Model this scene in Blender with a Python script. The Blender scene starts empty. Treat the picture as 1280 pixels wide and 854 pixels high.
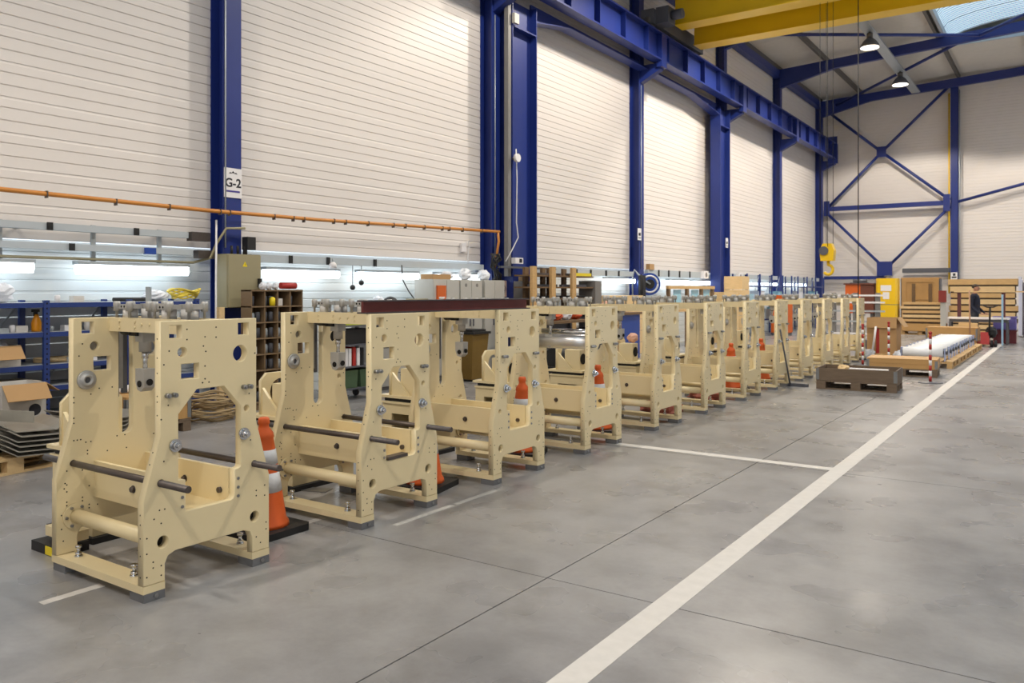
import bpy, bmesh, math, random
from mathutils import Vector, Matrix
random.seed(7)
PI = math.pi
sc = bpy.context.scene
COL = sc.collection
R = math.radians

# ------------------------------------------------------------------ camera
cam_d = bpy.data.cameras.new('camera')
cam = bpy.data.objects.new('camera', cam_d)
COL.objects.link(cam)
cam.location = (0, 0, 1.6)
cam.rotation_euler = (R(90), 0, math.atan(696 / 1016))
cam_d.sensor_width = 36
cam_d.lens = 36 * 1016 / 1280
cam_d.shift_y = -63 / 1280
cam_d.clip_end = 200
cam_d.dof.use_dof = True
cam_d.dof.focus_distance = 5.5
cam_d.dof.aperture_fstop = 4.5
sc.camera = cam

# ------------------------------------------------------------------ world, lights, exposure
w = bpy.data.worlds.new('world')
sc.world = w
w.use_nodes = True
bg = w.node_tree.nodes['Background']
bg.inputs[0].default_value = (0.80, 0.90, 1.0, 1)
bg.inputs[1].default_value = 1.6
sc.view_settings.view_transform = 'Standard'
sc.view_settings.look = 'None'
sc.view_settings.gamma = 1
sc.view_settings.exposure = 0.38
sc.cycles.max_bounces = 7
sc.cycles.diffuse_bounces = 4
sc.cycles.glossy_bounces = 3
sc.cycles.caustics_reflective = False
sc.cycles.caustics_refractive = False

HIGHBAY_W = 1300
SKY_E = .62
TUBE_E = 4.2


def lamp_spot(x, y, z, watts=HIGHBAY_W, color=(1, .90, .765), size=142):
    d = bpy.data.lights.new('high_bay_light', 'SPOT')
    d.energy = watts
    d.color = color
    d.spot_size = R(size)
    d.spot_blend = .18
    d.shadow_soft_size = .18
    o = bpy.data.objects.new('high_bay_light', d)
    o.location = (x, y, z)
    COL.objects.link(o)


# the high bay lamps of the hall: two rows, one lamp a bay
for yy in (-0.5, 11.5, 17.5, 23.5, 29.5, 35.5):
    lamp_spot(-5.55, yy, 9.78, HIGHBAY_W * (.62 if yy < 12 else 1))
for yy in (-3, 9, 21, 35.5):
    lamp_spot(1.6, yy, 9.78, HIGHBAY_W * .7)


# ------------------------------------------------------------------ materials
def lin(c):
    c = c / 255
    return c / 12.92 if c <= .04045 else ((c + .055) / 1.055) ** 2.4


def rgb(r, g, b):
    return (lin(r), lin(g), lin(b), 1)


MATS = {}


def mat(name, col, rough=.5, metal=0, var=.06, scale=6, bump=0, emit=0, spec=.5, stretch=None, rvar=0):
    """Principled material with procedural colour variation, roughness variation and fine relief."""
    if name in MATS:
        return MATS[name]
    m = bpy.data.materials.new(name)
    MATS[name] = m
    m.use_nodes = True
    nt = m.node_tree
    b = nt.nodes['Principled BSDF']
    b.inputs['Roughness'].default_value = rough
    b.inputs['Metallic'].default_value = metal
    b.inputs['Specular IOR Level'].default_value = spec
    c = rgb(*col)
    if emit:
        b.inputs['Base Color'].default_value = c
        b.inputs['Emission Color'].default_value = c
        b.inputs['Emission Strength'].default_value = emit
        return m
    tc = nt.nodes.new('ShaderNodeTexCoord')
    mp = nt.nodes.new('ShaderNodeMapping')
    nt.links.new(tc.outputs['Object'], mp.inputs[0])
    if stretch:
        mp.inputs['Scale'].default_value = stretch
    n = nt.nodes.new('ShaderNodeTexNoise')
    n.inputs['Scale'].default_value = scale
    n.inputs['Detail'].default_value = 4
    nt.links.new(mp.outputs[0], n.inputs['Vector'])
    mx = nt.nodes.new('ShaderNodeMix')
    mx.data_type = 'RGBA'
    mx.inputs[6].default_value = tuple(max(0, v * (1 - var * 1.6)) for v in c[:3]) + (1,)
    mx.inputs[7].default_value = tuple(min(1, v * (1 + var * 1.6)) for v in c[:3]) + (1,)
    nt.links.new(n.outputs['Fac'], mx.inputs[0])
    nt.links.new(mx.outputs[2], b.inputs['Base Color'])
    if rvar:
        mr = nt.nodes.new('ShaderNodeMapRange')
        mr.inputs[3].default_value = max(0, rough - rvar)
        mr.inputs[4].default_value = min(1, rough + rvar)
        nt.links.new(n.outputs['Fac'], mr.inputs[0])
        nt.links.new(mr.outputs[0], b.inputs['Roughness'])
    if bump:
        bp = nt.nodes.new('ShaderNodeBump')
        bp.inputs['Strength'].default_value = bump
        bp.inputs['Distance'].default_value = .01
        nt.links.new(n.outputs['Fac'], bp.inputs['Height'])
        nt.links.new(bp.outputs[0], b.inputs['Normal'])
    return m


CREAM = mat('cream_paint', (226, 209, 167), .36, var=.02, scale=3)
STEEL = mat('dull_steel', (150, 150, 150), .38, .85, var=.08, scale=20)
CHROME = mat('chrome', (205, 207, 210), .16, 1, var=.02)
DARKBAR = mat('dark_steel_bar', (96, 88, 84), .42, .7, var=.12, scale=30)
ALU = mat('cast_aluminium', (178, 176, 172), .5, .35, var=.06, scale=25)
WHITEP = mat('white_cylinder_plastic', (205, 203, 200), .45)
BLACK = mat('black_rubber', (24, 24, 26), .6, var=.1)
HOLE = mat('dark_hole', (20, 17, 14), .9, var=.1)  # near-black for flat discs and patches, stands in for shade inside holes
FOOTM = mat('grey_foot_block', (112, 113, 116), .6, .2, var=.1, scale=18)
BLUE = mat('blue_paint', (27, 46, 118), .42, var=.05, scale=2)
RACKBLUE = mat('rack_blue', (32, 56, 120), .45, var=.06)
SHEET = mat('cladding_white', (222, 216, 212), .42, var=.03, scale=1.2, stretch=(1, .15, 1))
SHEETL = mat('lower_cladding', (220, 224, 224), .45, var=.03, scale=1.2, stretch=(1, .15, 1))  # bluish white, the tint of the tube light put into the colour
DECK = mat('roof_deck', (204, 200, 192), .6, var=.05)
PURL = mat('purlin_grey', (92, 88, 84), .6)
YELLOW = mat('crane_yellow', (232, 190, 22), .35, var=.04, scale=1.5)
ORANGE = mat('orange_plastic', (214, 92, 32), .5, var=.06)
ORANGEP = mat('orange_paint', (205, 96, 30), .5, var=.08)
PIPE = mat('ochre_pipe', (196, 128, 52), .45, var=.14, scale=3)
REFL = mat('reflective_white', (208, 210, 214), .5, var=.05, scale=40)
GALV = mat('galvanised', (176, 184, 190), .42, .45, var=.06, scale=8)
TRUNK = mat('trunking_grey', (178, 186, 192), .5, var=.04)
WOOD = mat('pine_wood', (196, 160, 108), .65, var=.14, scale=5, stretch=(1, 6, 6), bump=.15)
WOODX = mat('pine_wood_pale', (214, 184, 136), .65, var=.12, scale=5, stretch=(1, 6, 6), bump=.15)
WOODO = mat('weathered_wood', (108, 92, 76), .8, var=.22, scale=5, stretch=(1, 6, 6), bump=.25)
WOODD = mat('old_dark_wood', (112, 88, 62), .8, var=.2, scale=5, stretch=(1, 6, 6), bump=.2)
PLY = mat('plywood', (182, 142, 88), .65, var=.1, scale=4, stretch=(1, 4, 1))
CARD = mat('cardboard', (176, 140, 96), .8, var=.06, scale=3)
CARDW = mat('white_printed_card', (206, 202, 196), .7, var=.08, scale=9)
PIGEON = mat('pigeonhole_wood', (118, 96, 70), .75, var=.12, scale=5)
GREYCAB = mat('grey_cabinet', (180, 178, 172), .45, var=.03)
GREYD = mat('grey_cabinet_gap', (120, 118, 116), .5)
OLIVE = mat('olive_enclosure', (150, 142, 112), .45, var=.03)
PAPER = mat('paper_white', (226, 224, 226), .7, var=.02)
PURPLE = mat('sign_purple', (72, 62, 140), .6)
INK = mat('ink', (34, 34, 44), .7)
TRIYEL = mat('warning_yellow', (232, 208, 30), .5)
RED = mat('barrier_red', (168, 44, 40), .5, var=.06)
REDT = mat('truck_red', (176, 62, 62), .45)
REDBEAM = mat('red_oxide', (104, 42, 40), .6, var=.15)
BEAMG = mat('beam_flange', (70, 62, 66), .6, .2, var=.15)
PLASTICW = mat('crumpled_white_plastic', (222, 226, 234), .4, var=.05)
YCABLE = mat('yellow_cable', (214, 190, 56), .5)
ROPE = mat('tan_rope', (168, 146, 110), .8, var=.15)
SHEETM = mat('bent_sheet_steel', (168, 165, 156), .35, .4, var=.12, scale=6)
RACKBACK = mat('rack_back_grey', (176, 180, 186), .6, var=.05)
SHELFG = mat('shelf_grey', (160, 164, 170), .5, var=.05)
DGREY = mat('dark_grey_paint', (84, 86, 94), .5, var=.05)
GREENB = mat('green_bin', (70, 92, 66), .6)
OLIVEBIN = mat('brown_bin', (118, 92, 38), .55, var=.08, scale=12)
NAVY = mat('navy_cloth', (30, 34, 52), .8, var=.1)
SKIN = mat('skin', (176, 128, 102), .55)
HAIR = mat('dark_hair', (44, 34, 28), .7)
TROUS = mat('work_trousers', (50, 52, 60), .8)
ROLLW = mat('white_roll', (232, 234, 238), .35, var=.02)
ROLLB = mat('roll_bracket', (170, 184, 222), .3, .4)
REDBR = mat('red_brown_panel', (104, 56, 40), .6)
LINEW = mat('floor_line_white', (204, 200, 195), .55, var=.07, scale=14)
LINEWORN = mat('floor_line_worn', (176, 174, 170), .6, var=.2, scale=30)
BENCHB = mat('bench_blue', (26, 66, 152), .45)
GLASSB = mat('pale_blue_panel', (150, 196, 214), .25)
CLOTHO = mat('orange_cloth', (196, 84, 48), .8)
SKYG = mat('translucent_skylight', (205, 233, 252), .3, emit=SKY_E)
TUBE = mat('lit_tube', (232, 246, 255), .3, emit=TUBE_E)
LAMPG = mat('lit_high_bay_lens', (255, 244, 226), .3, emit=3)
VIOLET = mat('violet_crate', (112, 104, 178), .5)
WRAP = mat('stretch_wrap', (206, 208, 226), .25, var=.05)


def floor_mat():
    m = bpy.data.materials.new('polished_concrete')
    m.use_nodes = True
    nt = m.node_tree
    b = nt.nodes['Principled BSDF']
    tc = nt.nodes.new('ShaderNodeTexCoord')
    geo = nt.nodes.new('ShaderNodeNewGeometry')

    def noise(sc_, det, rough=.6, dist=0):
        n = nt.nodes.new('ShaderNodeTexNoise')
        n.inputs['Scale'].default_value = sc_
        n.inputs['Detail'].default_value = det
        n.inputs['Roughness'].default_value = rough
        n.inputs['Distortion'].default_value = dist
        nt.links.new(geo.outputs['Position'], n.inputs['Vector'])
        return n

    def ramp(n, stops):
        r = nt.nodes.new('ShaderNodeValToRGB')
        e = r.color_ramp.elements
        e[0].position, e[0].color = stops[0]
        e[1].position, e[1].color = stops[-1]
        for p, c in stops[1:-1]:
            k = e.new(p)
            k.color = c
        nt.links.new(n.outputs['Fac'], r.inputs[0])
        return r

    def mix(a, bb, f=None, mode='MIX', fac=.5):
        x = nt.nodes.new('ShaderNodeMix')
        x.data_type = 'RGBA'
        x.blend_type = mode
        x.inputs[0].default_value = fac
        nt.links.new(a, x.inputs[6])
        nt.links.new(bb, x.inputs[7])
        if f:
            nt.links.new(f, x.inputs[0])
        return x.outputs[2]
    big = ramp(noise(.55, 5, .6), [(.32, rgb(120, 119, 120)), (.5, rgb(145, 144, 145)), (.68, rgb(160, 159, 159))])
    mid = ramp(noise(3.2, 6, .62, .2), [(.26, (.70, .69, .68, 1)), (.56, (.97, .97, .97, 1)), (.76, (1.0, .99, .97, 1))])
    fine = ramp(noise(26, 5, .7), [(.35, (.92, .92, .92, 1)), (.6, (1, 1, 1, 1))])
    c = mix(big.outputs[0], mid.outputs[0], None, 'MULTIPLY', .75)
    c = mix(c, fine.outputs[0], None, 'MULTIPLY', .8)
    spots = ramp(noise(7, 5, .7, .6), [(.45, (1, 1, 1, 1)), (.85, (.72, .71, .70, 1))])
    c = mix(c, spots.outputs[0], None, 'MULTIPLY', .2)
    nt.links.new(c, b.inputs['Base Color'])
    mr = nt.nodes.new('ShaderNodeMapRange')
    mr.inputs[3].default_value = .14
    mr.inputs[4].default_value = .46
    nt.links.new(noise(1.6, 3, .5).outputs['Fac'], mr.inputs[0])
    nt.links.new(mr.outputs[0], b.inputs['Roughness'])
    b.inputs['Specular IOR Level'].default_value = .5
    bp = nt.nodes.new('ShaderNodeBump')
    bp.inputs['Strength'].default_value = .015
    bp.inputs['Distance'].default_value = .01
    nt.links.new(noise(5, 2).outputs['Fac'], bp.inputs['Height'])
    nt.links.new(bp.outputs[0], b.inputs['Normal'])
    return m


FLOOR = floor_mat()


# ------------------------------------------------------------------ mesh helpers
class MB:
    def __init__(s):
        s.v, s.f, s.sm, s.mi = [], [], [], []

    def add(s, vs, fs, smooth=False, mi=0):
        o = len(s.v)
        s.v += [tuple(p) for p in vs]
        for k, f in enumerate(fs):
            s.f.append([i + o for i in f])
            s.sm.append(smooth[k] if isinstance(smooth, list) else smooth)
            s.mi.append(mi)
        return s

    def box(s, x0, x1, y0, y1, z0, z1, mi=0):
        vs = [(x, y, z) for x in (x0, x1) for y in (y0, y1) for z in (z0, z1)]
        return s.add(vs, [(0, 1, 3, 2), (4, 6, 7, 5), (0, 4, 5, 1), (2, 3, 7, 6), (0, 2, 6, 4), (1, 5, 7, 3)], False, mi)

    def cbox(s, x, y, z, sx, sy, sz, mi=0):      # centred in plan, standing on z
        return s.box(x - sx / 2, x + sx / 2, y - sy / 2, y + sy / 2, z, z + sz, mi)

    def cyl(s, a, b, r, n=12, r2=None, caps=True, mi=0):
        a, b = Vector(a), Vector(b)
        r2 = r if r2 is None else r2
        d = (b - a).normalized()
        u = d.orthogonal().normalized()
        v = d.cross(u)
        vs, fs, sm = [], [], []
        for k in range(n):
            t = 2 * PI * k / n
            e = u * math.cos(t) + v * math.sin(t)
            vs += [a + e * r, b + e * r2]
        for k in range(n):
            j = (k + 1) % n
            fs.append((2 * k, 2 * j, 2 * j + 1, 2 * k + 1))
            sm.append(True)
        if caps:
            fs.append([2 * k for k in range(n)][::-1])
            fs.append([2 * k + 1 for k in range(n)])
            sm += [False, False]
        return s.add(vs, fs, sm, mi)

    def lathe(s, prof, n=20, c=(0, 0, 0), mi=0):   # profile of (r, z) about Z
        vs, fs = [], []
        for r, z in prof:
            for k in range(n):
                t = 2 * PI * k / n
                vs.append((c[0] + r * math.cos(t), c[1] + r * math.sin(t), c[2] + z))
        for i in range(len(prof) - 1):
            for k in range(n):
                j = (k + 1) % n
                fs.append((i * n + k, i * n + j, (i + 1) * n + j, (i + 1) * n + k))
        sm = [True] * len(fs)
        fs.append(list(range(n))[::-1])
        fs.append([(len(prof) - 1) * n + k for k in range(n)])
        return s.add(vs, fs, sm + [False, False], mi)

    def prism(s, poly, axis, a, b, mi=0):
        """convex-ish polygon in the plane across AXIS, extruded from a to b. poly coords are the two other axes in order"""
        def P(p, d):
            return {'x': (d, p[0], p[1]), 'y': (p[0], d, p[1]), 'z': (p[0], p[1], d)}[axis]
        n = len(poly)
        vs = [P(p, a) for p in poly] + [P(p, b) for p in poly]
        fs = [(k, (k + 1) % n, n + (k + 1) % n, n + k) for k in range(n)]
        fs += [list(range(n))[::-1], list(range(n, 2 * n))]
        return s.add(vs, fs, False, mi)

    def tube(s, pts, r, n=7, mi=0):
        pts = [Vector(p) for p in pts]
        m = len(pts)
        vs, fs = [], []
        u = None
        for i, p in enumerate(pts):
            d = (pts[min(i + 1, m - 1)] - pts[max(i - 1, 0)]).normalized()
            if u is None:
                u = d.orthogonal().normalized()
            else:
                u = (u - d * u.dot(d))
                u = u.normalized() if u.length > 1e-6 else d.orthogonal().normalized()
            v = d.cross(u)
            for k in range(n):
                t = 2 * PI * k / n
                vs.append(p + (u * math.cos(t) + v * math.sin(t)) * r)
        for i in range(m - 1):
            for k in range(n):
                j = (k + 1) % n
                fs.append((i * n + k, i * n + j, (i + 1) * n + j, (i + 1) * n + k))
        sm = [True] * len(fs)
        fs += [list(range(n))[::-1], [(m - 1) * n + k for k in range(n)]]
        return s.add(vs, fs, sm + [False, False], mi)

    def ball(s, c, rx, ry=None, rz=None, n=12, m=8, jit=0, rnd=None, mi=0):
        ry = ry or rx
        rz = rz or rx
        vs, fs = [(c[0], c[1], c[2] - rz)], []
        for i in range(1, m):
            ph = -PI / 2 + PI * i / m
            for k in range(n):
                t = 2 * PI * k / n
                q = 1 + (rnd.uniform(-jit, jit) if jit else 0)
                vs.append((c[0] + rx * q * math.cos(ph) * math.cos(t), c[1] + ry * q * math.cos(ph) * math.sin(t), c[2] + rz * q * math.sin(ph)))
        vs.append((c[0], c[1], c[2] + rz))
        for k in range(n):
            fs.append((0, 1 + (k + 1) % n, 1 + k))
            fs.append((len(vs) - 1, 1 + (m - 2) * n + k, 1 + (m - 2) * n + (k + 1) % n))
        for i in range(m - 2):
            for k in range(n):
                j = (k + 1) % n
                fs.append((1 + i * n + k, 1 + i * n + j, 1 + (i + 1) * n + j, 1 + (i + 1) * n + k))
        return s.add(vs, fs, not jit, mi)

    def rot(s, ang, axis='Z', c=(0, 0, 0)):
        M = Matrix.Translation(c) @ Matrix.Rotation(ang, 4, axis) @ Matrix.Translation(-Vector(c))
        s.v = [tuple(M @ Vector(p)) for p in s.v]
        return s

    def move(s, d):
        s.v = [(p[0] + d[0], p[1] + d[1], p[2] + d[2]) for p in s.v]
        return s

    def mesh(s, name, mats):
        me = bpy.data.meshes.new(name)
        me.from_pydata(s.v, [], s.f)
        me.polygons.foreach_set('use_smooth', s.sm)
        me.polygons.foreach_set('material_index', s.mi)
        for m in (mats if isinstance(mats, (list, tuple)) else [mats]):
            me.materials.append(m)
        me.update()
        return me


def obj(name, mb, m, parent=None, loc=None, rz=0):
    me = mb if isinstance(mb, bpy.types.Mesh) else mb.mesh(name, m)
    o = bpy.data.objects.new(name, me)
    COL.objects.link(o)
    if parent:
        o.parent = parent
    if loc:
        o.location = loc
    if rz:
        o.rotation_euler = (0, 0, rz)
    return o


def tag(o, label, cat, group=None):
    o['label'] = label
    o['category'] = cat
    if group:
        o['group'] = group
    return o


def thing(name, label, cat, loc=(0, 0, 0), rz=0, group=None):
    o = bpy.data.objects.new(name, None)
    o.empty_display_size = .1
    COL.objects.link(o)
    o.location = loc
    o.rotation_euler = (0, 0, rz)
    return tag(o, label, cat, group)


def struct(name, mb=None, m=None):
    if mb is None:
        o = bpy.data.objects.new(name, None)
        COL.objects.link(o)
    else:
        o = obj(name, mb, m)
    o['kind'] = 'structure'
    return o


def dup(root, loc, rz=None, label=None, group=None):
    def cp(o, par):
        c = o.copy()
        COL.objects.link(c)
        if par:
            c.parent = par
        for ch in o.children:
            cp(ch, c)
        return c
    r = cp(root, None)
    r.location = loc
    if rz is not None:
        r.rotation_euler = (0, 0, rz)
    if label:
        r['label'] = label
    if group:
        r['group'] = group
    return r


def circ(c, r, n=20):
    return [(c[0] + r * math.cos(2 * PI * k / n), c[1] + r * math.sin(2 * PI * k / n)) for k in range(n)]


def rect(a, b, c, d):
    return [(a, c), (b, c), (b, d), (a, d)]


def plate_mesh(name, loops, thick, m, bevel=.003):
    """flat plate with holes: loops[0] is the outline; 2D plane (u, v) becomes (y, z), thickness along x centred on 0"""
    cu = bpy.data.curves.new(name, 'CURVE')
    cu.dimensions = '2D'
    cu.fill_mode = 'BOTH'
    cu.extrude = thick / 2 - bevel
    cu.bevel_depth = bevel
    cu.bevel_resolution = 0
    cu.offset = -bevel
    for lp in loops:
        sp = cu.splines.new('POLY')
        sp.points.add(len(lp) - 1)
        for k, p in enumerate(lp):
            sp.points[k].co = (p[0], p[1], 0, 1)
        sp.use_cyclic_u = True
    o = bpy.data.objects.new(name, cu)
    COL.objects.link(o)
    dg = bpy.context.evaluated_depsgraph_get()
    me = bpy.data.meshes.new_from_object(o.evaluated_get(dg))
    bpy.data.objects.remove(o)
    bpy.data.curves.remove(cu)
    me.transform(Matrix(((0, 0, 1, 0), (1, 0, 0, 0), (0, 1, 0, 0), (0, 0, 0, 1))))
    me.materials.clear()
    me.materials.append(m)
    me.name = name
    return me


def text_mesh(body, size, m, extrude=.002):
    cu = bpy.data.curves.new('text', 'FONT')
    cu.body = body
    cu.size = size
    cu.extrude = extrude
    cu.offset = .003
    cu.align_x = 'CENTER'
    cu.align_y = 'CENTER'
    o = bpy.data.objects.new('text', cu)
    COL.objects.link(o)
    dg = bpy.context.evaluated_depsgraph_get()
    me = bpy.data.meshes.new_from_object(o.evaluated_get(dg))
    bpy.data.objects.remove(o)
    me.materials.clear()
    me.materials.append(m)
    return me


def face_x(me):          # turn a text mesh (XY plane) to face +X, reading along +Y
    me.transform(Matrix(((0, 0, 1, 0), (1, 0, 0, 0), (0, 1, 0, 0), (0, 0, 0, 1))))
    return me


# ================================================================== STRUCTURE
# floor: dark joint filler with concrete slabs proud of it
fl = struct('floor', MB().box(-10.3, 9, -4, 42, -.3, -.015), mat('joint_filler', (70, 66, 62), .9))
ys = [-4] + [.17 + 3.68 * k for k in range(0, 12)] + [42]
xs = [-10.3, -8.4, -2.4, 3.6, 9]
for i in range(len(xs) - 1):
    for j in range(len(ys) - 1):
        g = .004
        obj('concrete_slab', MB().box(xs[i] + g, xs[i + 1] - g, ys[j] + g, ys[j + 1] - g, -.05, 0), FLOOR, fl)

# painted lines on the floor
ln = struct('trim_1', MB().box(-1.76, -1.62, 1.5, 33.5, -.001, .0016), LINEW)
struct('trim_2', MB().box(-3.9, -1.76, 7.59, 7.71, -.001, .0016), LINEW)
struct('trim_3', MB().box(-4.37, -4.31, 2.07, 2.39, -.001, .0016), LINEW)
struct('trim_4', MB().box(-4.37, -4.31, 3.72, 3.98, -.001, .0016), LINEW)
struct('trim_5', MB().box(-3.82, -3.77, 4.12, 4.75, -.001, .0016).box(-3.82, -3.77, 4.79, 5.30, -.001, .0016), LINEWORN)
for k in range(2, 9):
    struct('trim_%d' % (k + 4), MB().box(-4.37, -4.31, 3.72 + 1.55 * (k - 1), 3.98 + 1.55 * (k - 1), -.001, .0016), LINEW)


# wall cladding: steel trays with two shallow grooves and a lapped joint
def cladding(h=.40):
    prof = [(0, 0), (.016, .004), (.016, .118), (.004, .124), (.004, .134), (.016, .140), (.016, .262), (.004, .268), (.004, .278),
            (.016, .284), (.016, h - .03), (.010, h - .02), (.010, h), (-.05, h), (-.05, 0)]
    return prof


_clad = MB().prism(cladding(), 'y', 0, 1)
CL_MESH = _clad.mesh('cladding_panel', SHEET)
CL_MESHL = _clad.mesh('cladding_panel_low', SHEETL)


def clad_wall(root, x, y0, y1, z0, z1, me, along='y'):
    z = z0
    while z < z1 - .05:
        o = bpy.data.objects.new('cladding_panel', me)
        COL.objects.link(o)
        o.parent = root
        if along == 'y':
            o.location = (x, y0, z)
            o.scale = (1, y1 - y0, min(1, (z1 - z) / .4))
        else:                                   # wall across the hall, its face to -y
            o.location = (y0, x, z)
            o.rotation_euler = (0, 0, -PI / 2)
            o.scale = (1, y1 - y0, min(1, (z1 - z) / .4))
        z += .4


wl = struct('wall_left')
COLY = [.57, 7.14, 13.45, 20.28, 26.86, 33.3, 40.0]
bounds = [-4] + COLY + [40.7]
for a, b in zip(bounds[:-1], bounds[1:]):
    clad_wall(wl, -9.92, a + .003, b - .003, 2.2, 10.62, CL_MESH)
    clad_wall(wl, -10.08, a + .003, b - .003, 0, 2.2, CL_MESHL)
wb = struct('wall_back')
for a, b in ((-10.2, -4.1), (-4.1, 2.0), (2.0, 9)):
    clad_wall(wb, 40.62, a + .003, b - .003, 0, 11.4, CL_MESH, 'x')

wr = struct('wall_right', MB().box(9, 9.2, -4, 24, 0, 11.8).box(9, 9.2, 36, 42, 0, 11.8).box(9, 9.2, 24, 36, 5.5, 11.8), SHEET)  # unseen wall, added to cut the light from the right; doorway left open

wf = struct('wall_front', MB().box(-10.3, 1, -4.2, -4, 0, 11.8).box(7, 9.2, -4.2, -4, 0, 11.8).box(1, 7, -4.2, -4, 5, 11.8), SHEET)  # unseen wall, added behind the camera to limit sky light through one opening

# ceiling: deck sheets on purlins and rafters, ridge skylight
SL = .05


def zr(x):
    return 10.62 + SL * (x + 9.9)


ce = struct('ceiling')
RIDGE = 1.9
px_ = [-10.0, -8.0, -5.95, -3.8]
deck_y = [-4 + 2.0 * k for k in range(24)]
for a, b in zip(px_[:-1], px_[1:]):
    for c, d in zip(deck_y[:-1], deck_y[1:]):
        d = min(d, 40.7)
        vs = [(a, c + .006, zr(a) + .12), (b, c + .006, zr(b) + .12), (b, d - .006, zr(b) + .12), (a, d - .006, zr(a) + .12),
              (a, c + .006, zr(a) + .17), (b, c + .006, zr(b) + .17), (b, d - .006, zr(b) + .17), (a, d - .006, zr(a) + .17)]
        obj('roof_sheet', MB().add(vs, [(0, 1, 2, 3), (7, 6, 5, 4), (0, 4, 5, 1), (1, 5, 6, 2), (2, 6, 7, 3), (3, 7, 4, 0)]), DECK, ce)
obj('roof_sheet', MB().box(-10.2, 9, -4, 40.7, 11.75, 11.85), DECK, ce)
for c, d in zip([34.8 + 1.95 * k for k in range(3)], [36.75, 38.7, 40.7]):
    obj('roof_sheet', MB().box(-3.79, 9, c + .006, d - .006, 11.02, 11.08), DECK, ce)
obj('roof_sheet', MB().box(3.2, 9, -4, 34.8, 11.02, 11.08), DECK, ce)
for x in (-9.75, -7.9, -5.9, -3.95, 3.3):
    zz = zr(x) if x < 0 else 10.9
    obj('purlin', MB().box(x - .05, x + .05, -4, 40.4, zz - .08, zz + .12), PURL, ce)
for x in (-1.2, 1.0):
    obj('purlin', MB().box(x - .05, x + .05, 34.8, 40.4, 10.82, 11.02), PURL, ce)
for yc in COLY:
    z1 = zr(-9.7)
    z2 = zr(RIDGE)
    vs = []
    for y in (yc - .09, yc + .09):
        vs += [(-9.7, y, z1 - .08), (RIDGE, y, z2 - .08), (RIDGE, y, z2 - .42), (-7.5, y, zr(-7.5) - .44), (-9.7, y, z1 - .85)]
    obj('rafter', MB().add(vs, [(0, 1, 2, 3, 4), (9, 8, 7, 6, 5), (0, 5, 6, 1), (1, 6, 7, 2), (2, 7, 8, 3), (3, 8, 9, 4), (4, 9, 5, 0)]), BLUE, ce)
    obj('rafter', MB().box(RIDGE, 9, yc - .09, yc + .09, z2 - .42, z2 - .08), BLUE, ce)
obj('eaves_beam', MB().box(-9.86, -9.62, -4, 40.3, 10.22, 10.5), BLUE, ce)
# wind braces between the rafters near the end bay
obj('brace_rod', MB().cyl((-9.4, 26.9, zr(-9.4) - .35), (-2.6, 33.1, zr(-2.6) - .32), .06, 8), BLUE, ce)
obj('brace_rod', MB().cyl((-8.9, 39.8, zr(-9) - .4), (-3.2, 33.5, zr(-3) - .3), .06, 8), BLUE, ce)
obj('brace_rod', MB().cyl((-2.6, 33.1, zr(-2.6) - .32), (3.2, 27, 10.9), .06, 8), BLUE, ce)
# vaulted skylight on a kerb
kerb = MB().box(-3.8, -3.7, -4, 34.8, 10.86, 11.3).box(3.1, 3.2, -4, 34.8, 10.86, 11.3).box(-3.8, 3.2, 34.7, 34.8, 10.86, 11.3)
obj('skylight_kerb', kerb, GALV, ce)
win = struct('window_1')
NV = 12
for a, b in zip([-4 + 1.94 * k for k in range(20)], [-4 + 1.94 * (k + 1) for k in range(20)]):
    vs, fs = [], []
    for k in range(NV + 1):
        t = PI * k / NV
        x, z = -.3 - 3.4 * math.cos(t), 11.1 + .55 * math.sin(t)
        vs += [(x, a + .02, z), (x, min(b, 34.7) - .02, z)]
    for k in range(NV):
        fs.append((2 * k, 2 * k + 1, 2 * k + 3, 2 * k + 2))
    if a < 34:
        obj('skylight_pane', MB().add(vs, fs, True), SKYG, win)
        rg = MB()
        q = a + .2
        while q < min(b, 34.7) - .1:
            rg.tube([(-.3 - 3.38 * math.cos(PI * k / NV), q, 11.09 + .53 * math.sin(PI * k / NV)) for k in range(NV + 1)], .012, 4)
            q += .21
        if a > 15:
            obj('corrugation_ridge', rg, GALV, win)['kind'] = 'stuff'
        obj('glazing_bar', MB().tube([(-.3 - 3.4 * math.cos(PI * k / NV), min(b, 34.7), 11.09 + .55 * math.sin(PI * k / NV)) for k in range(NV + 1)], .025, 5), GALV, win)


# ================================================================== columns, runway, bracing
def ibeam_z(mb, x, y, z0, z1, dx, dy, tf=.02, tw=.014, web='x'):
    """I-section standing column: web along x (flanges facing +-x) or along y"""
    if web == 'x':
        mb.box(x - dx / 2, x - dx / 2 + tf, y - dy / 2, y + dy / 2, z0, z1)
        mb.box(x + dx / 2 - tf, x + dx / 2, y - dy / 2, y + dy / 2, z0, z1)
        mb.box(x - dx / 2 + tf, x + dx / 2 - tf, y - tw / 2, y + tw / 2, z0, z1)
    else:
        mb.box(x - dx / 2, x + dx / 2, y - dy / 2, y - dy / 2 + tf, z0, z1)
        mb.box(x - dx / 2, x + dx / 2, y + dy / 2 - tf, y + dy / 2, z0, z1)
        mb.box(x - tw / 2, x + tw / 2, y - dy / 2 + tf, y + dy / 2 - tf, z0, z1)
    return mb


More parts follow.
